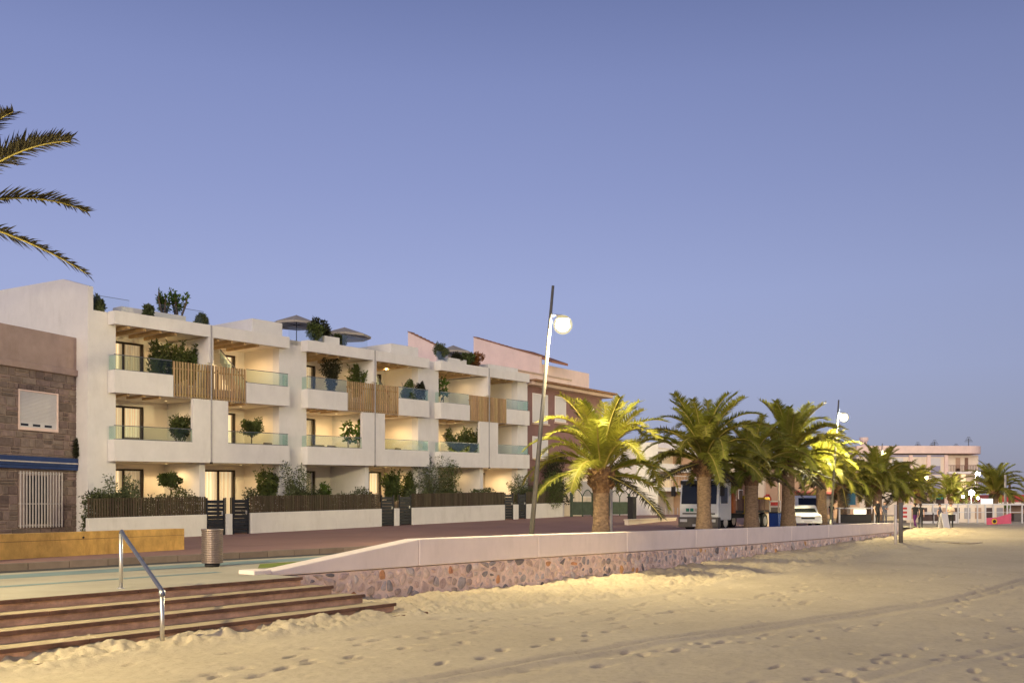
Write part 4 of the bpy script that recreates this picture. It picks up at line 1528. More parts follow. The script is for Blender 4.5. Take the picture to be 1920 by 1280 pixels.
# ================================================================== HOUSES BEYOND THE TERRACE
def win_part(parent, s0, s1_, z0, z1, t, m_in, sill=True, frame_m=None, proud=.03):
    w = MB().box(s0 - .06, s1_ + .06, t - proud, t - .002, z0 - .06, z1 + .06).build('window', frame_m or M['housewhite'], parent)
    MB().box(s0, s1_, t - proud - .012, t - proud - .001, z0, z1).build('pane', m_in, w)
    if sill:
        MB().box(s0 - .15, s1_ + .15, t - .16, t - .003, z0 - .18, z0 - .062).build('sill', M['cornice'], w)
    return w


mv = thing('mauve_house', 'mauve fronted house with pink gables and a broad cornice behind the lamp post', 'building', P0, PHI)
MT = .8
MB().box(31.0, 41.2, MT, 9.5, -.2, 9.72).build('facade_wall', M['purple'], mv)
MB().box(30.95, 41.7, MT - .75, MT + .4, 9.72, 9.95).build('cornice', M['cornice'], mv, bevel=.03)
MB().box(30.95, 41.9, MT - 1.0, MT + .4, 9.95, 10.10).build('cornice_tiles', M['tile'], mv, bevel=.03)
MB().box(31.0, 38.9, 2.2, 2.5, 9.72, 10.95).build('terrace_parapet', M['pinkwall'], mv)
MB().box(30.95, 39.0, 2.1, 2.56, 10.95, 11.05).build('parapet_cap', M['cornice'], mv)
for nm, s0, s1_, (ta, za), (tb, zb) in (('near', 31.4, 38.0, on_s(765, 622, 31.4), on_s(905, 690, 31.4)), ('far', 38.0, 45.5, on_s(888, 632, 38.0), on_s(1012, 668, 38.0))):
    MB().prism([(tb, 8.0), (tb, zb), (ta, za), (ta, 8.0)], 'x', s0, s0 + .3).build('gable_wall', M['pinkwall'], mv)
    ln_ = math.hypot(ta - tb, za - zb)
    n = int(ln_ / .42)
    MB().box(s0 + .31, s1_ - .02, tb + .2, 14, 8.0, zb - .5).build('upper_storey', M['pinkwall'], mv)
    if nm == 'far':
        MB().prism([(tb - .9, zb - .34), (tb + 2.4, zb + .9), (tb + 2.4, zb + .7), (tb - .9, zb - .52)], 'x', s0 + .31, s0 + 2.6).build('roof_slope', M['tile'], mv)
    for k in range(n):
        f0, f1_ = k / n, (k + 1) / n
        t0, z0, t1, z1 = tb + (ta - tb) * f0, zb + (za - zb) * f0, tb + (ta - tb) * f1_, zb + (za - zb) * f1_
        MB().add([(s0 - .08, t0 - .02, z0 + .10), (s0 + .32, t0 - .02, z0 + .10), (s0 + .32, t1, z1 + .05), (s0 - .08, t1, z1 + .05),
                  (s0 - .08, t0 - .02, z0 + .01), (s0 + .32, t0 - .02, z0 + .01), (s0 + .32, t1, z1 + .005), (s0 - .08, t1, z1 + .005)],
                 [(0, 1, 2, 3), (4, 5, 1, 0), (5, 6, 2, 1), (6, 7, 3, 2), (7, 4, 0, 3)]).build('verge_tile', M['tile'], mv)
sx = lambda u: on_t(u, 900, MT)[0]
zx = lambda u, v: on_t(u, v, MT)[1] + K * sx(u)
win_part(mv, sx(999), sx(1026), zx(1012, 792), zx(1012, 740), MT, M['shutter'])
win_part(mv, sx(1041), sx(1060), zx(1050, 790), zx(1050, 745), MT, M['shutter'])
win_part(mv, sx(999), sx(1026), zx(1012, 858), zx(1012, 820), MT, M['shutter'])
win_part(mv, sx(1085), sx(1113), zx(1100, 880), zx(1100, 842), MT, M['shutter'])
win_part(mv, sx(1095), sx(1112), zx(1100, 800), zx(1100, 765), MT, M['shutter'])
MB().box(34.5, 41.3, MT - .12, MT - .004, .3, zx(1100, 893)).build('ground_floor_front', M['housecream'], mv)
MB().box(34.4, 41.4, MT - .5, MT - .1, zx(1100, 893), zx(1100, 889)).build('door_canopy', M['cornice'], mv)
win_part(mv, sx(1087), sx(1108), zx(1100, 930), zx(1100, 902), MT - .12, M['seam'], False)

wh = thing('white_house', 'plain pale house with a blank side beside the mesh gates', 'building', P0, PHI)
WHT = 4.0
sw = lambda u, t=WHT: on_t(u, 900, t)[0]
MB().box(sw(1135), sw(1192), WHT, 14, -.2, 6.9).build('blank_wall', M['housecream'], wh)
tw = -.5
MB().box(on_t(1194, 900, tw)[0], on_t(1234, 900, tw)[0], tw, 12, -.2, 6.5).build('front_block', M['housewhite'], wh)
MB().box(sw(1140), sw(1186), WHT - .05, WHT - .002, 3.2, 3.32).build('string_course', M['cornice'], wh)

# house with balconies behind the lorry
bh = thing('balcony_house', 'cream house with stacked balconies behind the white lorry', 'building', P0, PHI)
t0 = .2
sb0, sb1 = on_t(1233, 900, t0)[0] + .02, on_t(1296, 900, t0)[0]
Yb = 41 + sb0 * D.y
zb = lambda v: EYE + (945 - v) / F * (Yb + 4)
MB().box(sb0, sb1 + 2.5, t0 + 1.8, 12, -.2, zb(838)).build('wall', M['housecream'], bh)
MB().box(sb1, sb1 + .5, t0 - .1, t0 + 1.8, -.2, zb(845)).build('side_pillar', M['housetan'], bh)
for va, vb_ in ((921, 914), (885, 871), (850, 846)):
    MB().box(sb0, sb1, t0, t0 + 1.8, zb(va), zb(vb_)).build('balcony_slab', M['housewhite'], bh)
for k in range(12):
    x = sb0 + .1 + k * (sb1 - sb0 - .2) / 11
    MB().tube([(x, t0 + .05, zb(914)), (x, t0 + .05, zb(893))], .015, 5).build('baluster', M['whitemetal'], bh)
MB().box(sb0, sb1, t0 + .03, t0 + .08, zb(893), zb(891.5)).build('balcony_rail', M['whitemetal'], bh)
w = win_part(bh, sb0 + .6, sb1 - .5, zb(914) + .05, zb(888), t0 + 1.8, CUR[.3], False)
MB().box(sb0 + .1, sb1 - .1, t0 + 1.7, t0 + 1.79, .2, zb(925)).build('garage_door', M['housecream'], bh)
for k in range(9):
    x = sb0 + .15 + k * (sb1 - sb0 - .3) / 8
    MB().box(x - .05, x + .05, t0 + .1, t0 + .14, .2, zb(951)).build('fence_picket', M['whitemetal'], bh)

wt = thing('tall_white_house', 'tall white house rising behind the second palm', 'building', P0, PHI)
s0, s1_ = on_t(1287, 900, 6)[0], on_t(1362, 900, 6)[0]
MB().box(s0, s1_, 6, 14, -.2, 8.0).build('wall', M['housewhite'], wt)
for k, (uu, vv) in enumerate(((1285, 860), (1296, 872), (1330, 868), (1350, 880))):
    ss = on_t(uu + 8, 900, 6)[0]
    zz = EYE + (945 - vv) / F * (41 + ss * D.y + 3)
    win_part(wt, ss, ss + 1.2, zz - 1.2, zz, 6, M['windscreen'], True)

bb = thing('brown_house', 'brown brick fronted house behind the crane lorry', 'building', P0, PHI)
s0, s1_ = on_t(1350, 900, 3)[0] + 1, on_t(1432, 900, 3)[0]
zz = lambda v, u: EYE + (945 - v) / F * (41 + on_t(u, 900, 3)[0] * D.y)
MB().box(s0, s1_, 3, 12, -.2, zz(893, 1390)).build('wall', M['housebrown'], bb)
for uu in (1372, 1385, 1400, 1418):
    ss = on_t(uu, 900, 3)[0]
    win_part(bb, ss, ss + 1.0, zz(935, uu), zz(918, uu), 3, M['windscreen'], True)

cl = thing('lit_shop_house', 'pale lit gable house at the side street with a shop below', 'building', P0, PHI)
s0, s1_ = on_t(1433, 900, 2)[0], on_t(1462, 900, 2)[0] + 1
MB().prism([(s0, -.2), (s1_, -.2), (s1_, 4.5), (s0 + 2.2, 7.2), (s0, 7.2)], 'y', 2, 12).build('wall', M['housecream'], cl)
win_part(cl, s0 + .6, s0 + 2.4, 4.3, 5.1, 2, CUR[.9], False)
MB().box(s0 + .4, s1_ - .4, 1.6, 1.98, 2.3, 2.6).build('shop_canopy', M['redpaint'], cl)

tn = thing('tan_house', 'tan rendered block behind the white van', 'building', P0, PHI)
s0, s1_ = on_t(1462, 900, 0)[0] + 1.2, on_t(1612, 900, 0)[0]
zt_ = EYE + (945 - 862) / F * 88
MB().box(s0, s1_, 0, 12, -.2, zt_).build('wall', M['housetan'], tn)
MB().box(s0 - .1, s1_ + .1, -.5, 0.3, zt_, zt_ + .3).build('cornice', M['cornice'], tn)
for k in range(7):
    x = s0 + 1.5 + k * (s1_ - s0 - 3) / 6.5
    win_part(tn, x, x + 1.3, 3.6, 5.0, 0, M['windscreen'] if k % 2 else M['shutter'], True)
    if k % 2:
        MB().box(x - .3, x + 1.9, -.35, -.01, .3, 2.6).build('shopfront', M['shop'], tn)
MB().box(s0 + 1, s1_ - 1, -1.3, -.02, 2.75, 2.95).build('shop_awning', M['redpaint'], tn)

# mesh gates between the mauve and the white house
for ua, ub, lab in ((1072, 1112, 'dark green mesh gate with an arched top before the mauve house'), (1144, 1180, 'arched wire gate right of the bright palm')):
    tg = -1.5
    s0, s1_ = on_t(ua, 960, tg)[0], on_t(ub, 960, tg)[0]
    base = K * 33
    o = thing('mesh_gate', lab, 'gate', W(s0, tg, base), PHI, 'green mesh gates')
    wd = s1_ - s0
    n = 2
    for k in range(n):
        x0, x1 = k * wd / n + .03, (k + 1) * wd / n - .03
        lf = MB().box(x0, x1, 0, .03, .12, 1.05).build('gate_leaf', M['gatewire'], o)
        arch = [(x0 + (x1 - x0) * i / 12, .015, 1.45 + .45 * math.sin(math.pi * i / 12)) for i in range(13)]
        MB().tube([(x0, .015, 0)] + arch + [(x1, .015, 0)], .035, 6).build('leaf_frame', M['gatewire'], lf)
        for i in range(1, 8):
            xx = x0 + (x1 - x0) * i / 8
            MB().tube([(xx, .015, 1.05), (xx, .015, 1.45 + .45 * math.sin(math.pi * i / 8))], .012, 4).build('bar', M['gatewire'], lf)
    for x in (0, wd):
        MB().box(x - .07, x + .07, -.06, .1, 0, 1.7).build('gate_post', M['gatewire'], o)
# dark gate pillar at the kerb
pt = at(1185, 985, 60)
o = thing('gate_pillar', 'dark square post at the end of the arched wire gate', 'post', (pt.x, pt.y, 0), PHI)
MB().box(-.22, .22, -.2, .2, 0, 1.9).build('post_body', M['plasticdark'], o, bevel=.02)
MB().box(-.26, .26, -.24, .24, 1.9, 1.98).build('post_cap', M['plasticdark'], o, bevel=.02)
# pale low wall in front of the white house
a_, b_ = at(1178, 985, 58), at(1268, 985, 66)
dv = b_ - a_
o = thing('low_wall', 'low cream wall in front of the pale houses', 'wall', (a_.x, a_.y, 0), math.atan2(dv.y, dv.x))
MB().box(0, math.hypot(dv.x, dv.y), 0, .25, -.2, .52).build('wall_body', M['housecream'], o, bevel=.02)
MB().box(-.05, math.hypot(dv.x, dv.y) + .05, -.04, .29, .52, .60).build('wall_cap', M['housecream'], o, bevel=.02)
# white pole beside the bright palm
pp = at(1146, 990, 37)
o = thing('sign_pole', 'thin white pole beside the trunk of the bright palm', 'pole', (pp.x, pp.y, 0))
MB().tube([(0, 0, 0), (0, 0, 2.95)], .055, 10).build('shaft', M['whitemetal'], o, smooth=True)
MB().lathe([(.06, 0), (.075, .03), (.02, .07)], 12, (0, 0, 2.95)).build('cap', M['whitemetal'], o, smooth=True)
# ================================================================== FAR APARTMENT BLOCK
YF = 163.0
fb = thing('corner_apartment_block', 'far cream apartment block with lavender bands and a rounded balcony corner', 'building', (0, 0, 0), 0)
X = lambda u: (u - 960) / F * YF
Z = lambda v: EYE + (945 - v) / F * YF
xl, xr = X(1606), X(1833)
MB().box(xl, X(1776), YF, YF + 14, -.3, Z(852)).build('wall', M['housecream'], fb)
MB().box(X(1776), X(1843), YF + 1.6, YF + 14, -.3, Z(852)).build('recessed_wall', M['housecream'], fb)
# top storey fascia with rounded end
def rounded(x0, x1, y0, y1, z0, z1, r, n=8):
    pts = [(x0, y0)] + [(x1 - r + r * math.sin(a * math.pi / 2 / n), y0 + r - r * math.cos(a * math.pi / 2 / n)) for a in range(n + 1)] + [(x1, y1), (x0, y1)]
    return MB().prism(pts, 'z', z0, z1)


rounded(xl - .3, X(1846), YF - 1.0, YF + 14, Z(850), Z(836), 3.0).build('roof_parapet', M['pinkwall'], fb)
for va, vb_ in ((856, 852.5), (889, 885)):
    MB().box(xl - .05, X(1776), YF - .12, YF - .01, Z(va), Z(vb_)).build('lavender_band', M['bandblue'], fb)
for va in (888, 919):
    rounded(X(1774), X(1844), YF - .9, YF + 4, Z(va), Z(va - 4), 2.2).build('balcony_slab', M['housewhite'], fb)
for uu in (1707, 1740.5, 1773):
    MB().box(X(uu) - .3, X(uu) + .3, YF - .3, YF - .005, -.3, Z(853)).build('pilaster', M['pinkwall'], fb)
for uu, vt, vb_ in ((1742, 858, 872), (1742, 892, 905), (1672, 858, 872), (1672, 892, 905), (1636, 858, 872)):
    w = MB().box(X(uu), X(uu + 21), YF - .10, YF - .006, Z(vb_ + 17), Z(vt)).build('window', M['shutter'], fb)
    MB().box(X(uu) + .05, X(uu + 21) - .05, YF - .14, YF - .101, Z(vb_ + 15), Z(vb_ + 1)).build('pane', M['bandblue'], w)
for va in (888, 919):
    for k in range(22):
        x = X(1776) + .2 + k * (X(1840) - X(1776)) / 22
        MB().box(x - .03, x + .03, YF - .75, YF - .69, Z(va - 4), Z(va - 15)).build('baluster', M['housebrown'], fb)
    MB().box(X(1775), X(1842), YF - .8, YF - .65, Z(va - 15), Z(va - 16)).build('balcony_rail', M['housebrown'], fb)
for uu, w_, va, vb_, mm_ in ((1800, 8, 872, 887, 'housetan'), (1817, 6, 872, 887, 'housebrown'), (1810, 8, 888, 914, 'lit'), (1800, 8, 892, 914, 'housetan')):
    MB().box(X(uu), X(uu + w_), YF + 1.45, YF + 1.59, Z(vb_), Z(va - 15 if mm_ != 'lit' else va)).build('balcony_door', CUR[.9] if mm_ == 'lit' else M[mm_], fb)
for uu, w_ in ((1725, 25), (1755, 30)):
    MB().box(X(uu), X(uu + w_), YF - .15, YF - .008, -.2, 3.1).build('shopfront', M['shop'], fb)
MB().box(X(1718), X(1790), YF - 1.6, YF - .16, 3.2, 3.5).build('shop_canopy', M['shop'], fb)
MB().box(X(1735), X(1760), YF - 1.7, YF - 1.61, 2.4, 3.1).build('shop_sign', M['greenpaint'], fb)
MB().tube([(X(1640), YF + 5, Z(838)), (X(1640), YF + 5, Z(823))], .55, 12).tube([(X(1640), YF + 5, Z(823)), (X(1640), YF + 5, Z(816))], .75, 12).build('chimney', M['pinkwall'], fb)
for uu, h_ in ((1735, 9), (1767, 13), (1808, 6), (1832, 19), (1762, 7)):
    an = MB().tube([(X(uu), YF + 3, Z(838)), (X(uu), YF + 3, Z(838 - h_))], .07, 5).build('antenna_mast', M['railgrey'], fb)
    an2 = MB()
    for k in range(4):
        an2.box(X(uu) - .7 + .15 * k, X(uu) + .7 - .15 * k, YF + 2.95, YF + 3.05, Z(838 - h_) + k * .25 - .6, Z(838 - h_) + k * .25 - .52)
    an2.build('antenna_bars', M['railgrey'], an)
# wing going left, half hidden by palms
wg = thing('pale_street_wing', 'long pale block half hidden behind the far palms', 'building', (0, 0, 0), 0)
MB().box(X(1560), X(1604), YF + 2, YF + 14, -.3, Z(872)).build('wall', M['housetan'], wg)
MB().box(X(1558), X(1605), YF + 1.7, YF + 14, Z(872), Z(868)).build('roof_edge', M['cornice'], wg)

# low red roofed hall at the far right
Y2 = 150.0
rh = thing('red_roof_hall', 'low hall with a dull red roof at the far right edge', 'building', at(1950, 960, Y2) * Vector((1, 1, 0)) if False else (at(1950, 960, Y2).x, Y2, 0), 0)
MB().box(-8, 14, 0, 10, -.3, 1.9).build('wall', M['housewhite'], rh)
MB().prism([(-8.6, 1.9), (14.6, 1.9), (14.6, 3.0), (-6.5, 3.0)], 'y', -.5, 10.4).build('roof', M['redpaint'], rh)
for k in range(7):
    MB().box(-7 + k * 2.4, -5.4 + k * 2.4, -.06, -.004, .3, 1.5).build('window', M['seam'], rh)

# ================================================================== PALMS
def palm_at(label, u, vbase_hidden, Y, vcrown, sc_, seed, nf=42, r=.33, fr=None, z0=0.0, **kw):
    x = (u - 960) / F * Y
    h = EYE + (945 - vcrown) / F * Y - z0
    return palm(label, (x, Y, z0), h, sc_, seed, nf, r, fr, **kw)


palm_at('bright yellow green palm lit by the street lamp', 1127, 0, 34.2, 874, 1.08, 5, 36, .32, spread=.74)
palm_at('tall palm in front of the white lorry', 1320, 0, 44.5, 856, 1.22, 2, 46, .36)
palm_at('third palm, by the orange lorry bed', 1409, 0, 53.0, 878, 1.15, 3, 46, .40)
palm_at('fourth palm with a dense drooping crown', 1478, 0, 58.0, 862, 1.45, 4, 54, .42)
palm_at('fifth palm, right of the white van', 1540, 0, 66.0, 880, 1.12, 6, 44, .38)
palm_at('sixth palm, bright green below the second lamp', 1579, 0, 78.0, 905, 1.25, 7, 44, .40)
palm_at('seventh palm, behind the two people at the wall', 1645, 0, 88.0, 908, 1.45, 8, 46, .45)
palm_at('small slender palm behind the wall end', 1628, 0, 92.0, 912, 1.1, 28, 36, .30)
palm_at('eighth palm, beside the striped sign', 1688, 0, 98.0, 918, 1.35, 9, 40, .38)
palm_at('bright palm under the far yellow lamp', 1722, 0, 112.0, 918, 1.25, 10, 34, .35)
palm_at('low palm before the corner apartment block', 1784, 0, 122.0, 926, 1.25, 12, 36, .35)
palm_at('palm before the red roofed hall', 1865, 0, 112.0, 920, 1.45, 13, 42, .40)
# palm whose crown reaches into the picture from the left
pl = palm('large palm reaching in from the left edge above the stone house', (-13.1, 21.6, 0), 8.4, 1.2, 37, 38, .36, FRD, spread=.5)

# ================================================================== STREET LAMPS
def street_lamp(label, loc, h, lean, rz, m, head_h, gr=.31, bright=True):
    o = thing('street_lamp', label, 'street lamp', loc, rz, 'street lamps along the promenade')
    tp = Vector((lean, 0, h))
    MB().lathe([(.14, 0), (.14, .03), (.10, .05), (.095, .5)], 14).build('base', M['lamppole'], o, smooth=True)
    MB().tube([(0, 0, .05), tp * .5, tp], [.085, .07, .045], 14).build('pole', M['lamppole'], o, smooth=True)
    hp_ = tp * (head_h / h)
    arm = Vector((.42, 0, 0))
    MB().tube([hp_ + Vector((0, 0, .25)), hp_ + arm + Vector((0, 0, .24))], .03, 8).build('arm', M['steel'], o)
    hd2 = MB().lathe([(.05, .22), (.17, .20), (.22, .14), (.22, .10), (.05, .12)], 18, tuple(hp_ + arm)).build('lamp_hood', M['steel'], o, smooth=True)
    c_ = tuple(hp_ + arm + Vector((0, 0, -.06)))
    cr_ = gr * .68
    MB().lathe([(cr_ * math.cos(R(a)), cr_ * math.sin(R(a))) for a in range(-88, 89, 11)], 20, c_).build('bulb', m, hd2, smooth=True)
    MB().lathe([(gr * math.cos(R(a)), gr * math.sin(R(a))) for a in range(-88, 89, 8)], 28, c_).build('globe', M['lamp_halo'], hd2, smooth=True)
    return o


b1 = at(994, 985, 31.0)
street_lamp('tall leaning street lamp glowing above the sea wall', (b1.x, 31.0, 0), 8.55, .74, 0, M['lamp'], 7.35)
b2 = at(1557, 980, 63.5)
street_lamp('second glowing street lamp above the far palms', (b2.x, 63.5, 0), 8.4, .55, 0, M['lampnear'], 7.3)
b3 = at(1646, 980, 109)
street_lamp('third street lamp in front of the chimney', (b3.x, 109, 0), 8.4, .5, 0, M['lampfar'], 7.3)
b4 = at(1727, 980, 132)
street_lamp('yellow street lamp before the apartment pilaster', (b4.x, 132, 0), 6.0, .3, 0, M['lampfar'], 5.2)
b5 = at(1826, 980, 118)
street_lamp('white street lamp at the rounded balcony corner', (b5.x, 118, 0), 5.9, .2, 0, M['lampwhite'], 5.4)
b6 = at(1854, 980, 135)
street_lamp('small white street lamp behind the last palm', (b6.x, 135, 0), 6.4, .2, 0, M['lampwhite'], 5.6, .2)
street_lamp('street lamp beside the steps outside the left edge', W(-23, -20.3, 0), 8.5, .7, 0, M['lampnear'], 7.35)

# ================================================================== LORRY
def rot_place(name, label, cat, u, Y, group=None, flip=False):
    return thing(name, label, cat, ((u - 960) / F * Y, Y, 0.0), PHI, group)


tr = rot_place('lorry', 'white cab lorry with an orange bed facing the beach', 'lorry', 1274, 54.0)
# local x: backwards along the street, y: away from the beach is +, so the near flank is -y
wdt = 2.35
cab = MB()
cab.prism([(0, .62), (0, 1.45), (.16, 2.72), (.30, 2.88), (1.75, 2.92), (1.75, .62)], 'y', -wdt, 0)
cb = cab.build('cab', M['truckwhite'], tr, bevel=.06)
scr_ = MB()
scr_.add([(-.012, -.12, 1.52), (-.012, -wdt + .12, 1.52), (.128, -wdt + .12, 2.60), (.128, -.12, 2.60)], [(0, 1, 2, 3)])
scr_.add([(.02, -.12, 1.52), (.02, -wdt + .12, 1.52), (.16, -wdt + .12, 2.60), (.16, -.12, 2.60)], [(3, 2, 1, 0)])
scr_.build('windscreen', M['windscreen'], cb)
MB().box(-.12, .26, -wdt + .1, -.1, 2.62, 2.82).build('sun_visor', M['plasticdark'], cb, bevel=.03)
MB().box(.35, 1.2, -wdt - .012, -wdt + .02, 1.55, 2.45).build('side_window', M['windscreen'], cb)
MB().box(.30, 1.30, -wdt - .010, -wdt - .002, .75, 1.50).build('door_panel', M['truckwhite'], cb)
MB().box(-.03, .01, -wdt + .25, -.25, 1.08, 1.30).build('badge_panel', M['truckwhite'], cb)
for k, c_ in enumerate(('greenpaint', 'greenpaint', 'whitemetal', 'whitemetal', 'whitemetal')):
    y = -.42 - k * .26
    MB().box(-.045, -.031, y - .2, y, 1.10, 1.28).build('badge_letter', M[c_], cb)
MB().box(-.03, .01, -wdt + .2, -.2, .95, 1.02).build('grille_slot', M['plasticdark'], cb)
bmp = MB().box(-.14, .3, -wdt - .02, .02, .22, .80).build('bumper', M['bumper'], tr, bevel=.05)
for y in (-.32, -wdt + .32):
    MB().box(-.16, -.13, y - .22, y + .22, .52, .68).build('headlight', M['shutter'], bmp, bevel=.02)
MB().box(-.155, -.13, -wdt / 2 - .3, -wdt / 2 + .3, .28, .40).build('number_plate', M['shutter'], bmp)
for y, sg in ((.02, 1), (-wdt - .02, -1)):
    mr = MB().tube([(.1, y, 2.55), (-.12, y + sg * .28, 2.5)], .02, 6).build('mirror_arm', M['plasticdark'], tr)
    MB().box(-.2, -.1, y + sg * .28 - .12, y + sg * .28 + .12, 1.95, 2.5).build('mirror', M['plasticdark'], mr, bevel=.02)
MB().box(1.75, 7.5, -wdt + .4, -.4, .7, .95).build('chassis', M['plasticdark'], tr)
bd = MB().box(2.1, 7.4, -wdt + .02, -.02, 1.0, 1.15).build('load_bed', M['plasticdark'], tr)
for k in range(6):
    MB().box(2.6 + k * .8, 3.3 + k * .8, -wdt, -wdt + .05, 1.15, 1.8).build('side_board', M['housebrown'], bd)
MB().box(2.0, 2.35, -wdt, -.0, 1.0, 2.75).build('orange_headboard', M['orange'], tr, bevel=.03)
MB().box(3.5, 3.75, -wdt - .01, -wdt + .1, .95, 2.0).build('yellow_post', M['yellowpaint'], tr)
crn = MB().tube([(2.7, -1.2, 1.1), (2.7, -1.2, 2.7)], .16, 10).tube([(2.7, -1.2, 2.6), (5.4, -1.2, 2.95)], .12, 8).build('crane_arm', M['orange'], tr)
for x in (1.0, 5.6, 6.7):
    for y in (-wdt + .02, -.32):
        wh_ = MB()
        wh_.lathe([(.2, 0), (.46, .02), (.5, .08), (.5, .24), (.46, .3), (.2, .3)], 20)
        w_ = wh_.build('wheel', M['rubber'], tr, smooth=False)
        w_.rotation_euler = (R(-90), 0, 0)
        w_.location = (x, y, .5)
        rm = MB().lathe([(.05, -.01), (.28, .0), (.24, .06), (.05, .06)], 14).build('rim', M['steel'], w_)

# ================================================================== VAN AND CAR
def vehicle(label, u, Y, h, wd, ln_, van, cat):
    o = thing(cat, label, cat, ((u - 960) / F * Y, Y, 0), R(84))
    if van:
        prof_ = [(0, .35), (0, .95), (.55, 1.15), (1.15, h - .12), (1.45, h), (ln_, h), (ln_, .35)]
        ws = [(.60, 1.19), (1.12, h - .18)]
    else:
        prof_ = [(0, .3), (0, .72), (.15, .82), (1.0, .95), (1.75, h - .05), (2.1, h), (3.2, h - .02), (ln_ - .1, .95), (ln_, .8), (ln_, .3)]
        ws = [(1.05, .99), (1.72, h - .10)]
    bd_ = MB().prism(prof_, 'y', -wd, 0).build('body', M['truckwhite'], o, bevel=.07)
    (xa, za), (xb, zb_) = ws
    MB().add([(xa - .03, -.12, za), (xa - .03, -wd + .12, za), (xb - .03, -wd + .2, zb_), (xb - .03, -.2, zb_), (xa + .03, -.12, za), (xa + .03, -wd + .12, za), (xb + .03, -wd + .2, zb_), (xb + .03, -.2, zb_)],
             [(3, 2, 1, 0), (4, 5, 6, 7), (0, 1, 5, 4), (1, 2, 6, 5), (2, 3, 7, 6), (3, 0, 4, 7)]).build('windscreen', M['windscreen'], bd_)
    MB().box(xb + .15, xb + 1.0, -wd - .01, -wd + .02, za + .05, zb_).build('side_window', M['windscreen'], bd_)
    MB().box(-.02, .02, -wd + .45, -.45, .55, .68).build('grille', M['plasticdark'], bd_)
    bp_ = MB().box(-.06, .1, -wd - .01, .01, .28, .50).build('bumper', M['truckwhite'], o, bevel=.04)
    MB().box(-.07, -.055, -wd / 2 - .26, -wd / 2 + .26, .34, .45).build('number_plate', M['shutter'], bp_)
    for y in (-.25, -wd + .25):
        MB().box(-.02, .08, y - .2, y + .2, .62, .78).build('headlight', M['shutter'], bd_, bevel=.02)
    for x in (.8, ln_ - .8):
        for y in (-wd - .01, -.2):
            w_ = MB().lathe([(.15, 0), (.3, .01), (.33, .05), (.33, .17), (.3, .21), (.15, .21)], 18).build('wheel', M['rubber'], o)
            w_.rotation_euler = (R(-90), 0, 0)
            w_.location = (x, y, .33)
            MB().lathe([(.04, -.008), (.2, 0), (.16, .04)], 12).build('rim', M['steel'], w_)
    return o


vehicle('white van parked behind the white car', 1497, 70.0, 2.15, 1.85, 4.8, True, 'van')
vehicle('white car in front of the van, seen between two palms', 1489, 62.0, 1.46, 1.75, 4.1, False, 'car')

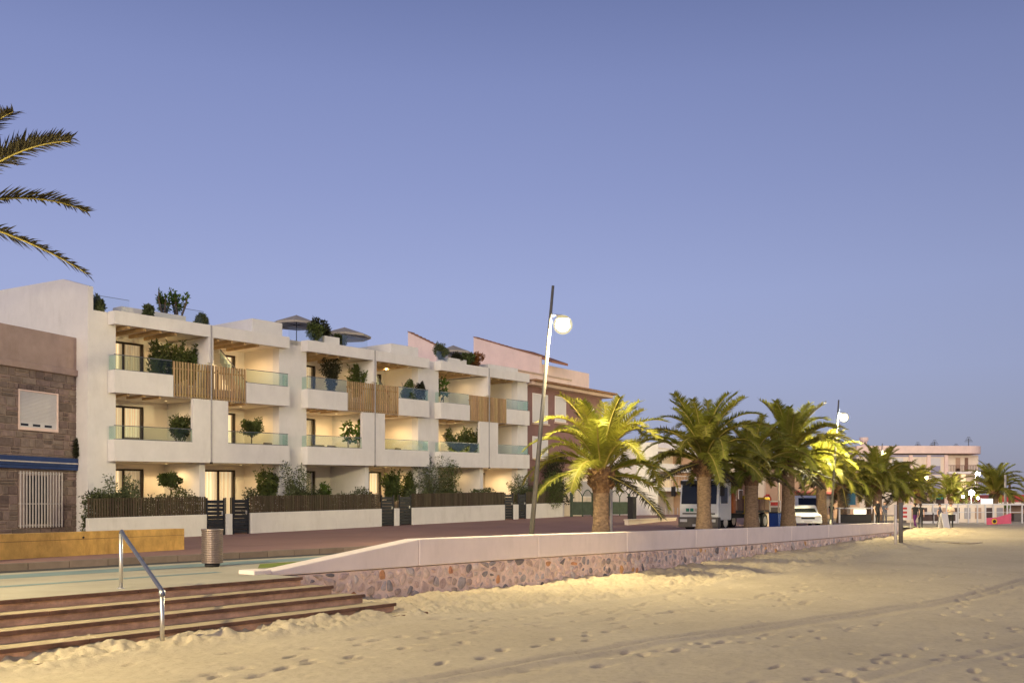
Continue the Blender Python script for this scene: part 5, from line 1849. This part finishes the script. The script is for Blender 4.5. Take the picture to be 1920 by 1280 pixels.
# ================================================================== PEOPLE
def person(label, loc, rz, h, top_m, leg_m, pose='stand', hair_m=None, bag=None):
    """one continuous skinned body; materials by region"""
    k = h / 1.72
    P = {'pelvis': (0, 0, .95), 'waist': (0, .01, 1.08), 'chest': (0, .015, 1.30), 'neckb': (0, 0, 1.44), 'neck': (0, -.01, 1.50), 'chin': (0, -.02, 1.55), 'head': (0, -.015, 1.62), 'crown': (0, 0, 1.70),
         'shl': (-.17, 0, 1.40), 'ell': (-.23, .02, 1.13), 'wrl': (-.22, -.06, .90), 'hal': (-.215, -.09, .80),
         'shr': (.17, 0, 1.40), 'elr': (.23, .02, 1.13), 'wrr': (.22, -.06, .90), 'har': (.215, -.09, .80),
         'hil': (-.09, 0, .90), 'knl': (-.10, -.02, .50), 'anl': (-.10, .01, .09), 'tol': (-.11, -.15, .03),
         'hir': (.09, 0, .90), 'knr': (.10, -.02, .50), 'anr': (.10, .01, .09), 'tor': (.11, -.15, .03)}
    if pose == 'walk':
        P.update(knl=(-.09, -.20, .54), anl=(-.09, -.18, .12), tol=(-.09, -.34, .06), knr=(.09, .06, .50), anr=(.09, .26, .14), tor=(.09, .15, .03),
                 ell=(-.22, .14, 1.15), wrl=(-.20, .12, .92), hal=(-.2, .1, .83), elr=(.22, -.10, 1.15), wrr=(.19, -.28, 1.03), har=(.18, -.36, 1.03))
    if pose == 'talk':
        P.update(elr=(.24, -.05, 1.15), wrr=(.12, -.25, 1.20), har=(.08, -.32, 1.24))
    if pose == 'phone':
        P.update(ell=(-.22, -.06, 1.14), wrl=(-.07, -.26, 1.16), hal=(-.03, -.32, 1.2), elr=(.22, -.06, 1.14), wrr=(.07, -.26, 1.16), har=(.03, -.32, 1.2))
    Rd = dict(pelvis=.145, waist=.13, chest=.155, neckb=.075, neck=.055, chin=.075, head=.098, crown=.06, shl=.07, ell=.045, wrl=.032, hal=.038, shr=.07, elr=.045, wrr=.032, har=.038,
              hil=.10, knl=.062, anl=.042, tol=.038, hir=.10, knr=.062, anr=.042, tor=.038)
    E = [('pelvis', 'waist'), ('waist', 'chest'), ('chest', 'neckb'), ('neckb', 'neck'), ('neck', 'chin'), ('chin', 'head'), ('head', 'crown'), ('chest', 'shl'), ('shl', 'ell'), ('ell', 'wrl'), ('wrl', 'hal'),
         ('chest', 'shr'), ('shr', 'elr'), ('elr', 'wrr'), ('wrr', 'har'), ('pelvis', 'hil'), ('hil', 'knl'), ('knl', 'anl'), ('anl', 'tol'), ('pelvis', 'hir'), ('hir', 'knr'), ('knr', 'anr'), ('anr', 'tor')]
    names = list(P)
    me = bpy.data.meshes.new('person_rig')
    me.from_pydata([Vector(P[n]) * k for n in names], [(names.index(a), names.index(b)) for a, b in E], [])
    tmp = bpy.data.objects.new('person_rig', me)
    C.objects.link(tmp)
    sk_ = tmp.modifiers.new('skin', 'SKIN')
    sv = me.skin_vertices[0].data
    for i, n in enumerate(names):
        r_ = Rd[n] * k
        sv[i].radius = (r_ * (1.15 if n in ('chest', 'waist', 'pelvis') else 1), r_ * (.8 if n in ('chest', 'waist', 'pelvis') else 1))
        sv[i].use_root = n == 'pelvis'
    ss_ = tmp.modifiers.new('sub', 'SUBSURF')
    ss_.levels = 2
    ss_.render_levels = 2
    dg = bpy.context.evaluated_depsgraph_get()
    dg.update()
    ev = tmp.evaluated_get(dg)
    bm_ = bpy.data.meshes.new_from_object(ev)
    bpy.data.objects.remove(tmp)
    bpy.data.meshes.remove(me)
    for m in (M[top_m], M[leg_m], M['skin'], M['hair'], M['rubber']):
        bm_.materials.append(m)
    mi = []
    for f_ in bm_.polygons:
        c_ = f_.center / k
        arm = abs(c_.x) > .185 or (c_.y < -.2 and c_.z > .75)
        if c_.z > 1.49:
            m = 3 if (c_.z > 1.665 or c_.y > .03) else 2
        elif c_.z < .08:
            m = 4
        elif arm and c_.z > .74 and c_.z < (1.30 if arm else 0):
            m = 2
        elif c_.z > .93:
            m = 0
        else:
            m = 1
        mi.append(m)
    bm_.polygons.foreach_set('material_index', mi)
    bm_.polygons.foreach_set('use_smooth', [True] * len(bm_.polygons))
    bm_.update()
    o = thing('person', label, 'person', loc, rz, 'people on the promenade')
    bo = bpy.data.objects.new('body', bm_)
    link(bo, o)
    # face: nose, eyes and ears, kept small; hair cap
    MB().lathe([(.012 * k, 0), (.02 * k, .012 * k), (.006 * k, .05 * k)], 8, (0, -.118 * k, 1.585 * k)).build('nose', M['skin'], o, smooth=True)
    for sx_ in (-1, 1):
        MB().lathe([(.004, -.008), (.011, 0), (.004, .008)], 8, (sx_ * .034 * k, -.104 * k, 1.635 * k)).build('eye', M['hair'], o)
        MB().box(sx_ * .098 * k - .01, sx_ * .098 * k + .01, -.02, .025, 1.59 * k, 1.65 * k).build('ear', M['skin'], o, bevel=.005)
    hc = MB().lathe([(.098 * k, 0), (.112 * k, .05 * k), (.095 * k, .10 * k), (.05 * k, .125 * k), (.01, .13 * k)], 14, (0, .018 * k, 1.615 * k)).build('hair', M[hair_m or 'hair'], o, smooth=True)
    # fingers
    for sd, hn in ((-1, 'hal'), (1, 'har')):
        hp2, wp = Vector(P[hn]) * k, Vector(P['wrl' if sd < 0 else 'wrr']) * k
        dv_ = (hp2 - wp).normalized()
        cr_ = dv_.cross(Vector((1, 0, 0)) if abs(dv_.x) < .8 else Vector((0, 1, 0))).normalized()
        fg = MB()
        for i in range(4):
            b0 = hp2 + cr_ * (i - 1.5) * .018
            L0 = (.075, .085, .08, .062)[i] * k
            fg.tube([b0, b0 + dv_ * L0 * .6, b0 + (dv_ + Vector((0, -.5, 0))).normalized() * L0], [.009, .008, .006], 6)
        b0 = wp.lerp(hp2, .55) + cr_ * .035
        fg.tube([b0, b0 + (dv_ + cr_ * .8).normalized() * .055 * k], [.010, .007], 6)
        fg.build('fingers', M['skin'], o, smooth=True)
    if bag:
        bg_ = MB().box(-.13, .13, -.06, .06, 0, .30).build('handbag', M[bag], o, bevel=.03)
        bg_.location = (.26 * k, 0, .45 * k)
    return o


def gp(u, Y, z=0.0):
    return ((u - 960) / F * Y, Y, z)


person('person in a black T-shirt standing behind the end of the sea wall', gp(1645, 66, 0.02), R(20), 1.78, 'clothblack', 'clothblack')
person('person in a slate blue top next to the one in black', gp(1659, 68, 0.02), R(-30), 1.66, 'clothblue', 'clothgrey', 'talk')
person('person in purple trousers and black jacket walking away from the wall', gp(1716, 66, -.16), R(190), 1.74, 'clothblack', 'clothpurple', 'walk')
person('person in dark sportswear beside the purple trousers', gp(1726, 68, -.16), R(150), 1.70, 'clothblack', 'clothblack')
person('person in a dark top walking near the white folding sign', gp(1762, 70, -.16), R(60), 1.70, 'clothblue', 'clothgrey', 'walk')
person('person in a cream top and black leggings on the sandy path', gp(1783, 67, -.16), R(-20), 1.74, 'clothcream', 'clothblack', 'phone')
person('person in black seated height beside the white stall', gp(1559, 72, 0.0), R(10), 1.62, 'clothblack', 'clothgrey', 'talk')

# ================================================================== SMALL THINGS AT THE FAR END
def post(label, u, vb, Y, h, r, m, z0):
    o = thing('beach_post', label, 'post', ((u - 960) / F * Y, Y, z0))
    MB().tube([(0, 0, -.3), (0, 0, h)], r, 12).build('shaft', m, o, smooth=True)
    MB().lathe([(r * 1.15, 0), (r * 1.15, .04), (r * .3, .07)], 12, (0, 0, h)).build('cap', m, o, smooth=True)
    return o


post('pale round post in the sand at the end of the sea wall', 1679, 1013, 50, 1.85, .07, M['whitemetal'], -.42)
post('thicker dark square post just behind the pale post', 1689, 1012, 51, 1.95, .11, M['bumper'], -.42)
# striped sign
o = thing('striped_sign', 'white notice board with three red bars by the far palms', 'sign', gp(1698, 64, -.1), R(8))
MB().box(-.42, .42, 0, .05, .55, 1.55).build('board', M['shutter'], o, bevel=.01)
for k in range(3):
    MB().box(-.34, .1, -.012, -.001, .72 + k * .27, .86 + k * .27).build('red_bar', M['redpaint'], o)
for x in (-.36, .36):
    MB().box(x - .03, x + .03, .01, .04, -.2, .55).build('leg', M['whitemetal'], o)
# folding sign
o = thing('folding_sign', 'white folding sign on the sandy path', 'sign', gp(1770, 66, -.16), R(25))
for sg in (-1, 1):
    fr_ = MB()
    fr_.add([(-.3, sg * .22, 0), (.3, sg * .22, 0), (.3, 0, 1.05), (-.3, 0, 1.05), (-.3, sg * .25, 0), (.3, sg * .25, 0), (.3, sg * .03, 1.05), (-.3, sg * .03, 1.05)],
            [(0, 1, 2, 3), (7, 6, 5, 4), (0, 3, 7, 4), (1, 5, 6, 2), (3, 2, 6, 7), (0, 4, 5, 1)])
    fr_.build('sign_leaf', M['shutter'], o)
# planked beach paths
for (u0, v0, u1, v1, lab) in ((1690, 1013, 1832, 1018, 'plank walkway lying on the sand beside the post'), (1755, 1003, 1812, 991, 'sloping plank ramp at the end of the beach')):
    ends_ = []
    for (uu, vv) in ((u0, v0), (u1, v1)):
        zz_ = -.4
        for _ in range(12):
            Yq = 1800 * (EYE - zz_) / (vv - 945)
            zz_ = float(sand_base(((uu - 960) / F * Yq - WALL_A.x) * D.x + (Yq - WALL_A.y) * D.y)) * .5 + zz_ * .5
        ends_.append(Vector(((uu - 960) / F * Yq, Yq, zz_ - .02)))
    a_, b_ = ends_
    dv = b_ - a_
    ln_ = dv.length
    o = thing('boardwalk', lab, 'walkway', a_, math.atan2(dv.y, dv.x), 'boardwalks on the beach')
    n = int(ln_ / .3)
    pm = MB().box(.01, .28, -.75, .75, 0, .05).mesh('plank')
    pm.materials.append(M['plank'])
    for k in range(min(n, 40)):
        inst('plank', pm, o, (k * ln_ / min(n, 40), random.uniform(-.02, .02), .0 + dv.z * k / min(n, 40) + random.uniform(0, .01)))
    for y in (-.6, .55):
        MB().prism([(0, -.15), (ln_, -.15 + dv.z), (ln_, dv.z - .004), (0, -.004)], 'y', y, y + .08).build('joist', M['plank'], o)
# beach bar with white frame, lit signs
kx = gp(1822, 84, -.16)
o = thing('beach_bar', 'white framed beach bar with bright lit panels', 'kiosk', (kx[0], 84, -.16), 0)
for x in (-4.6, -3.4, -2.2, -1.2, -.3, .5, 1.2, 1.9, 3.1, 4.4):
    MB().box(x - .05, x + .05, -.05, .05, 0, 1.62).build('post', M['shutter'], o)
MB().box(-4.7, 4.5, -.07, .07, 1.62, 1.72).build('header', M['shutter'], o)
MB().box(-4.65, 4.45, -.03, .03, .95, 1.0).build('mid_rail', M['shutter'], o)
MB().box(-4.5, 4.3, 2.9, 3.1, 0, 1.6).build('back_wall', M['housecream'], o)
for k in range(9):
    x = -4.2 + k * .98
    MB().box(x, x + .55, 2.84, 2.895, .35, 1.35).build('bar_window', M[('housetan', 'shop', 'seam')[k % 3]], o)
ct = MB().box(-4.4, -1.3, -.05, .35, .0, .9).build('counter', M['shutter'], o)
for k in range(3):
    MB().box(-4.3 + k * 1.0, -3.45 + k * 1.0, -.062, -.052, .2, .78).build('counter_panel', M['shop'], ct)
for k in range(5):
    MB().lathe([(.05, 0), (.14, .03), (.16, .4), (.12, .44)], 10, (-3.9 + k * .75, .9, .0)).build('stool', M['plasticdark'], o)
fl_ = MB().tube([(.0, .1, 1.7), (.0, .1, 2.9)], .05, 8).build('light_mast', M['shutter'], o)
for dx, dz, rr_ in ((-.75, 2.35, .11), (-.02, 2.66, .24), (.55, 2.2, .10)):
    MB().lathe([(rr_ * math.cos(R(a)), rr_ * math.sin(R(a))) for a in range(-85, 90, 17)], 14, (dx, .0, dz)).build('floodlight', emit('floodlight', (1, .95, .86), 60), fl_)
MB().box(.75, 1.75, -.2, -.13, 1.72, 2.15).build('lit_sign', emit('lit_sign_face', (1, .95, .86), 1.1), o)
bz = thing('canvas_windbreak', 'pink canvas windbreak with a dark round emblem', 'banner', gp(1850, 78, -.16), 0)
MB().prism([(0, 0), (2.0, .1), (2.0, .95), (.9, .62), (0, .55)], 'y', 0, .04).build('canvas', M['pinkpaint'], bz)
MB().tube([(.62, -.03, .28), (.62, -.002, .28)], .22, 20).build('emblem_ring', M['yellowpaint'], bz)
MB().tube([(.62, -.045, .28), (.62, -.031, .28)], .14, 16).build('emblem_disc', M['plasticdark'], bz)
for x in (0, 1.0, 2.0):
    MB().tube([(x, .06, -.1), (x, .06, .6 + .35 * (x / 2) ** 2)], .02, 6).build('stake', M['whitemetal'], bz)
fs_ = thing('open_pavilion', 'white framed open pavilion with a green awning at the right edge', 'pavilion', gp(1868, 92, -.2), 0)
for x in (-1.3, 1.3, 4.1):
    for y in (0, 2.5):
        MB().box(x - .06, x + .06, y - .06, y + .06, 0, 1.62).build('post', M['shutter'], fs_)
MB().box(-1.4, 4.2, -.08, 2.6, 1.62, 1.73).build('roof', M['shutter'], fs_)
MB().box(-1.25, 1.25, -.1, -.06, 1.32, 1.61).build('awning', M['leaf_bright'], fs_)
MB().box(-1.3, 4.1, 2.42, 2.5, 0, 1.6).build('back_panel', M['housetan'], fs_)
MB().box(2.2, 3.9, 1.0, 1.5, 0, .8).build('bar_counter', M['bumper'], fs_)
# stalls and odds between the palms
o = thing('white_stall', 'white market stall table with a lit front behind the wall', 'stall', gp(1607, 76, 0), 0)
for x in (-1.4, 1.4):
    MB().box(x - .06, x + .06, -.06, .06, 0, 1.15).build('leg', M['shutter'], o)
MB().box(-1.5, 1.5, -.3, .6, 1.15, 1.25).build('table_top', M['shutter'], o)
MB().box(-.3, .7, -.1, -.05, .72, 1.12).build('lit_panel', emit('stall_light', (1, .88, .66), .9), o)
MB().box(-1.3, 1.2, .2, .5, 0, .7).build('crate', M['plasticdark'], o)
o = thing('blue_canvas', 'hanging pale blue towel above the white stall', 'towel', gp(1594, 79, 1.45), 0)
MB().box(-.45, .45, 0, .03, 0, 1.1).build('cloth', mat('blue_cloth', (.12, .32, .46), .9), o)
MB().tube([(-.55, .015, 1.12), (.55, .015, 1.12)], .02, 6).tube([(.5, .015, -1.5), (.5, .015, 1.12)], .02, 6).build('rod', M['whitemetal'], o)
o = thing('yellow_container', 'yellow container between the third and fourth palm', 'container', gp(1428, 62, 0), PHI)
MB().box(-.45, .45, -.4, .4, .95, 1.95).build('upper_body', M['yellowpaint'], o, bevel=.04)
MB().box(-.4, .4, -.35, .35, 0, .95).build('base', M['housecream'], o, bevel=.03)
MB().box(-.3, .3, -.42, -.401, 1.55, 1.75).build('slot', M['plasticdark'], o)
o = thing('recycling_bin', 'small blue bin between the palms', 'bin', gp(1454, 60, 0), PHI)
MB().prism([(-.28, 0), (.28, 0), (.33, .95), (-.33, .95)], 'y', -.3, .3).build('body', M['bluepaint'], o, bevel=.03)
MB().box(-.36, .36, -.33, .33, .95, 1.03).build('lid', M['plasticdark'], o, bevel=.03)
o = thing('notice_board', 'white framed notice board behind the blue bin', 'sign', gp(1453, 64, 0), R(5))
MB().box(-.42, .42, 0, .06, .9, 1.75).build('board', M['shutter'], o)
MB().box(-.34, .34, -.012, -.001, 1.42, 1.65).build('red_strip', M['redpaint'], o)
MB().box(-.34, .34, -.012, -.001, 1.0, 1.3).build('grey_panel', M['bumper'], o)
for x in (-.38, .38):
    MB().box(x - .03, x + .03, .01, .05, 0, .9).build('leg', M['whitemetal'], o)
for u, Y, h, lab in ((1460, 63, 3.7, 'thin white pole left of the fourth palm'), (1438, 66, 2.0, 'short white traffic post by the side street'), (1443, 61, 1.7, 'thin grey post by the blue bin')):
    o = thing('sign_pole', lab, 'pole', gp(u, Y, 0))
    MB().tube([(0, 0, 0), (0, 0, h)], .05, 10).build('shaft', M['whitemetal'], o, smooth=True)
    MB().lathe([(.055, 0), (.06, .03), (.02, .05)], 10, (0, 0, h)).build('cap', M['whitemetal'], o)
    if Y == 66:
        d_ = MB().tube([(0, -.06, h - .15), (0, -.04, h - .15)], .3, 18).build('round_sign', M['redpaint'], o)
        MB().tube([(0, -.067, h - .15), (0, -.061, h - .15)], .2, 18).build('sign_face', M['shutter'], d_)
for u, Y, h, lab in ((1885, 110, 5.0, 'grey mast right of the last palm'), (1893, 112, 4.2, 'brown pole beside the grey mast')):
    o = thing('mast', lab, 'mast', gp(u, Y, -.2))
    MB().tube([(0, 0, 0), (0, 0, h)], [.16, .12], 10).build('shaft', M['seam'] if h > 4.5 else M['housebrown'], o, smooth=True)
    MB().lathe([(.14, 0), (.15, .06), (.04, .1)], 10, (0, 0, h)).build('cap', M['seam'], o)
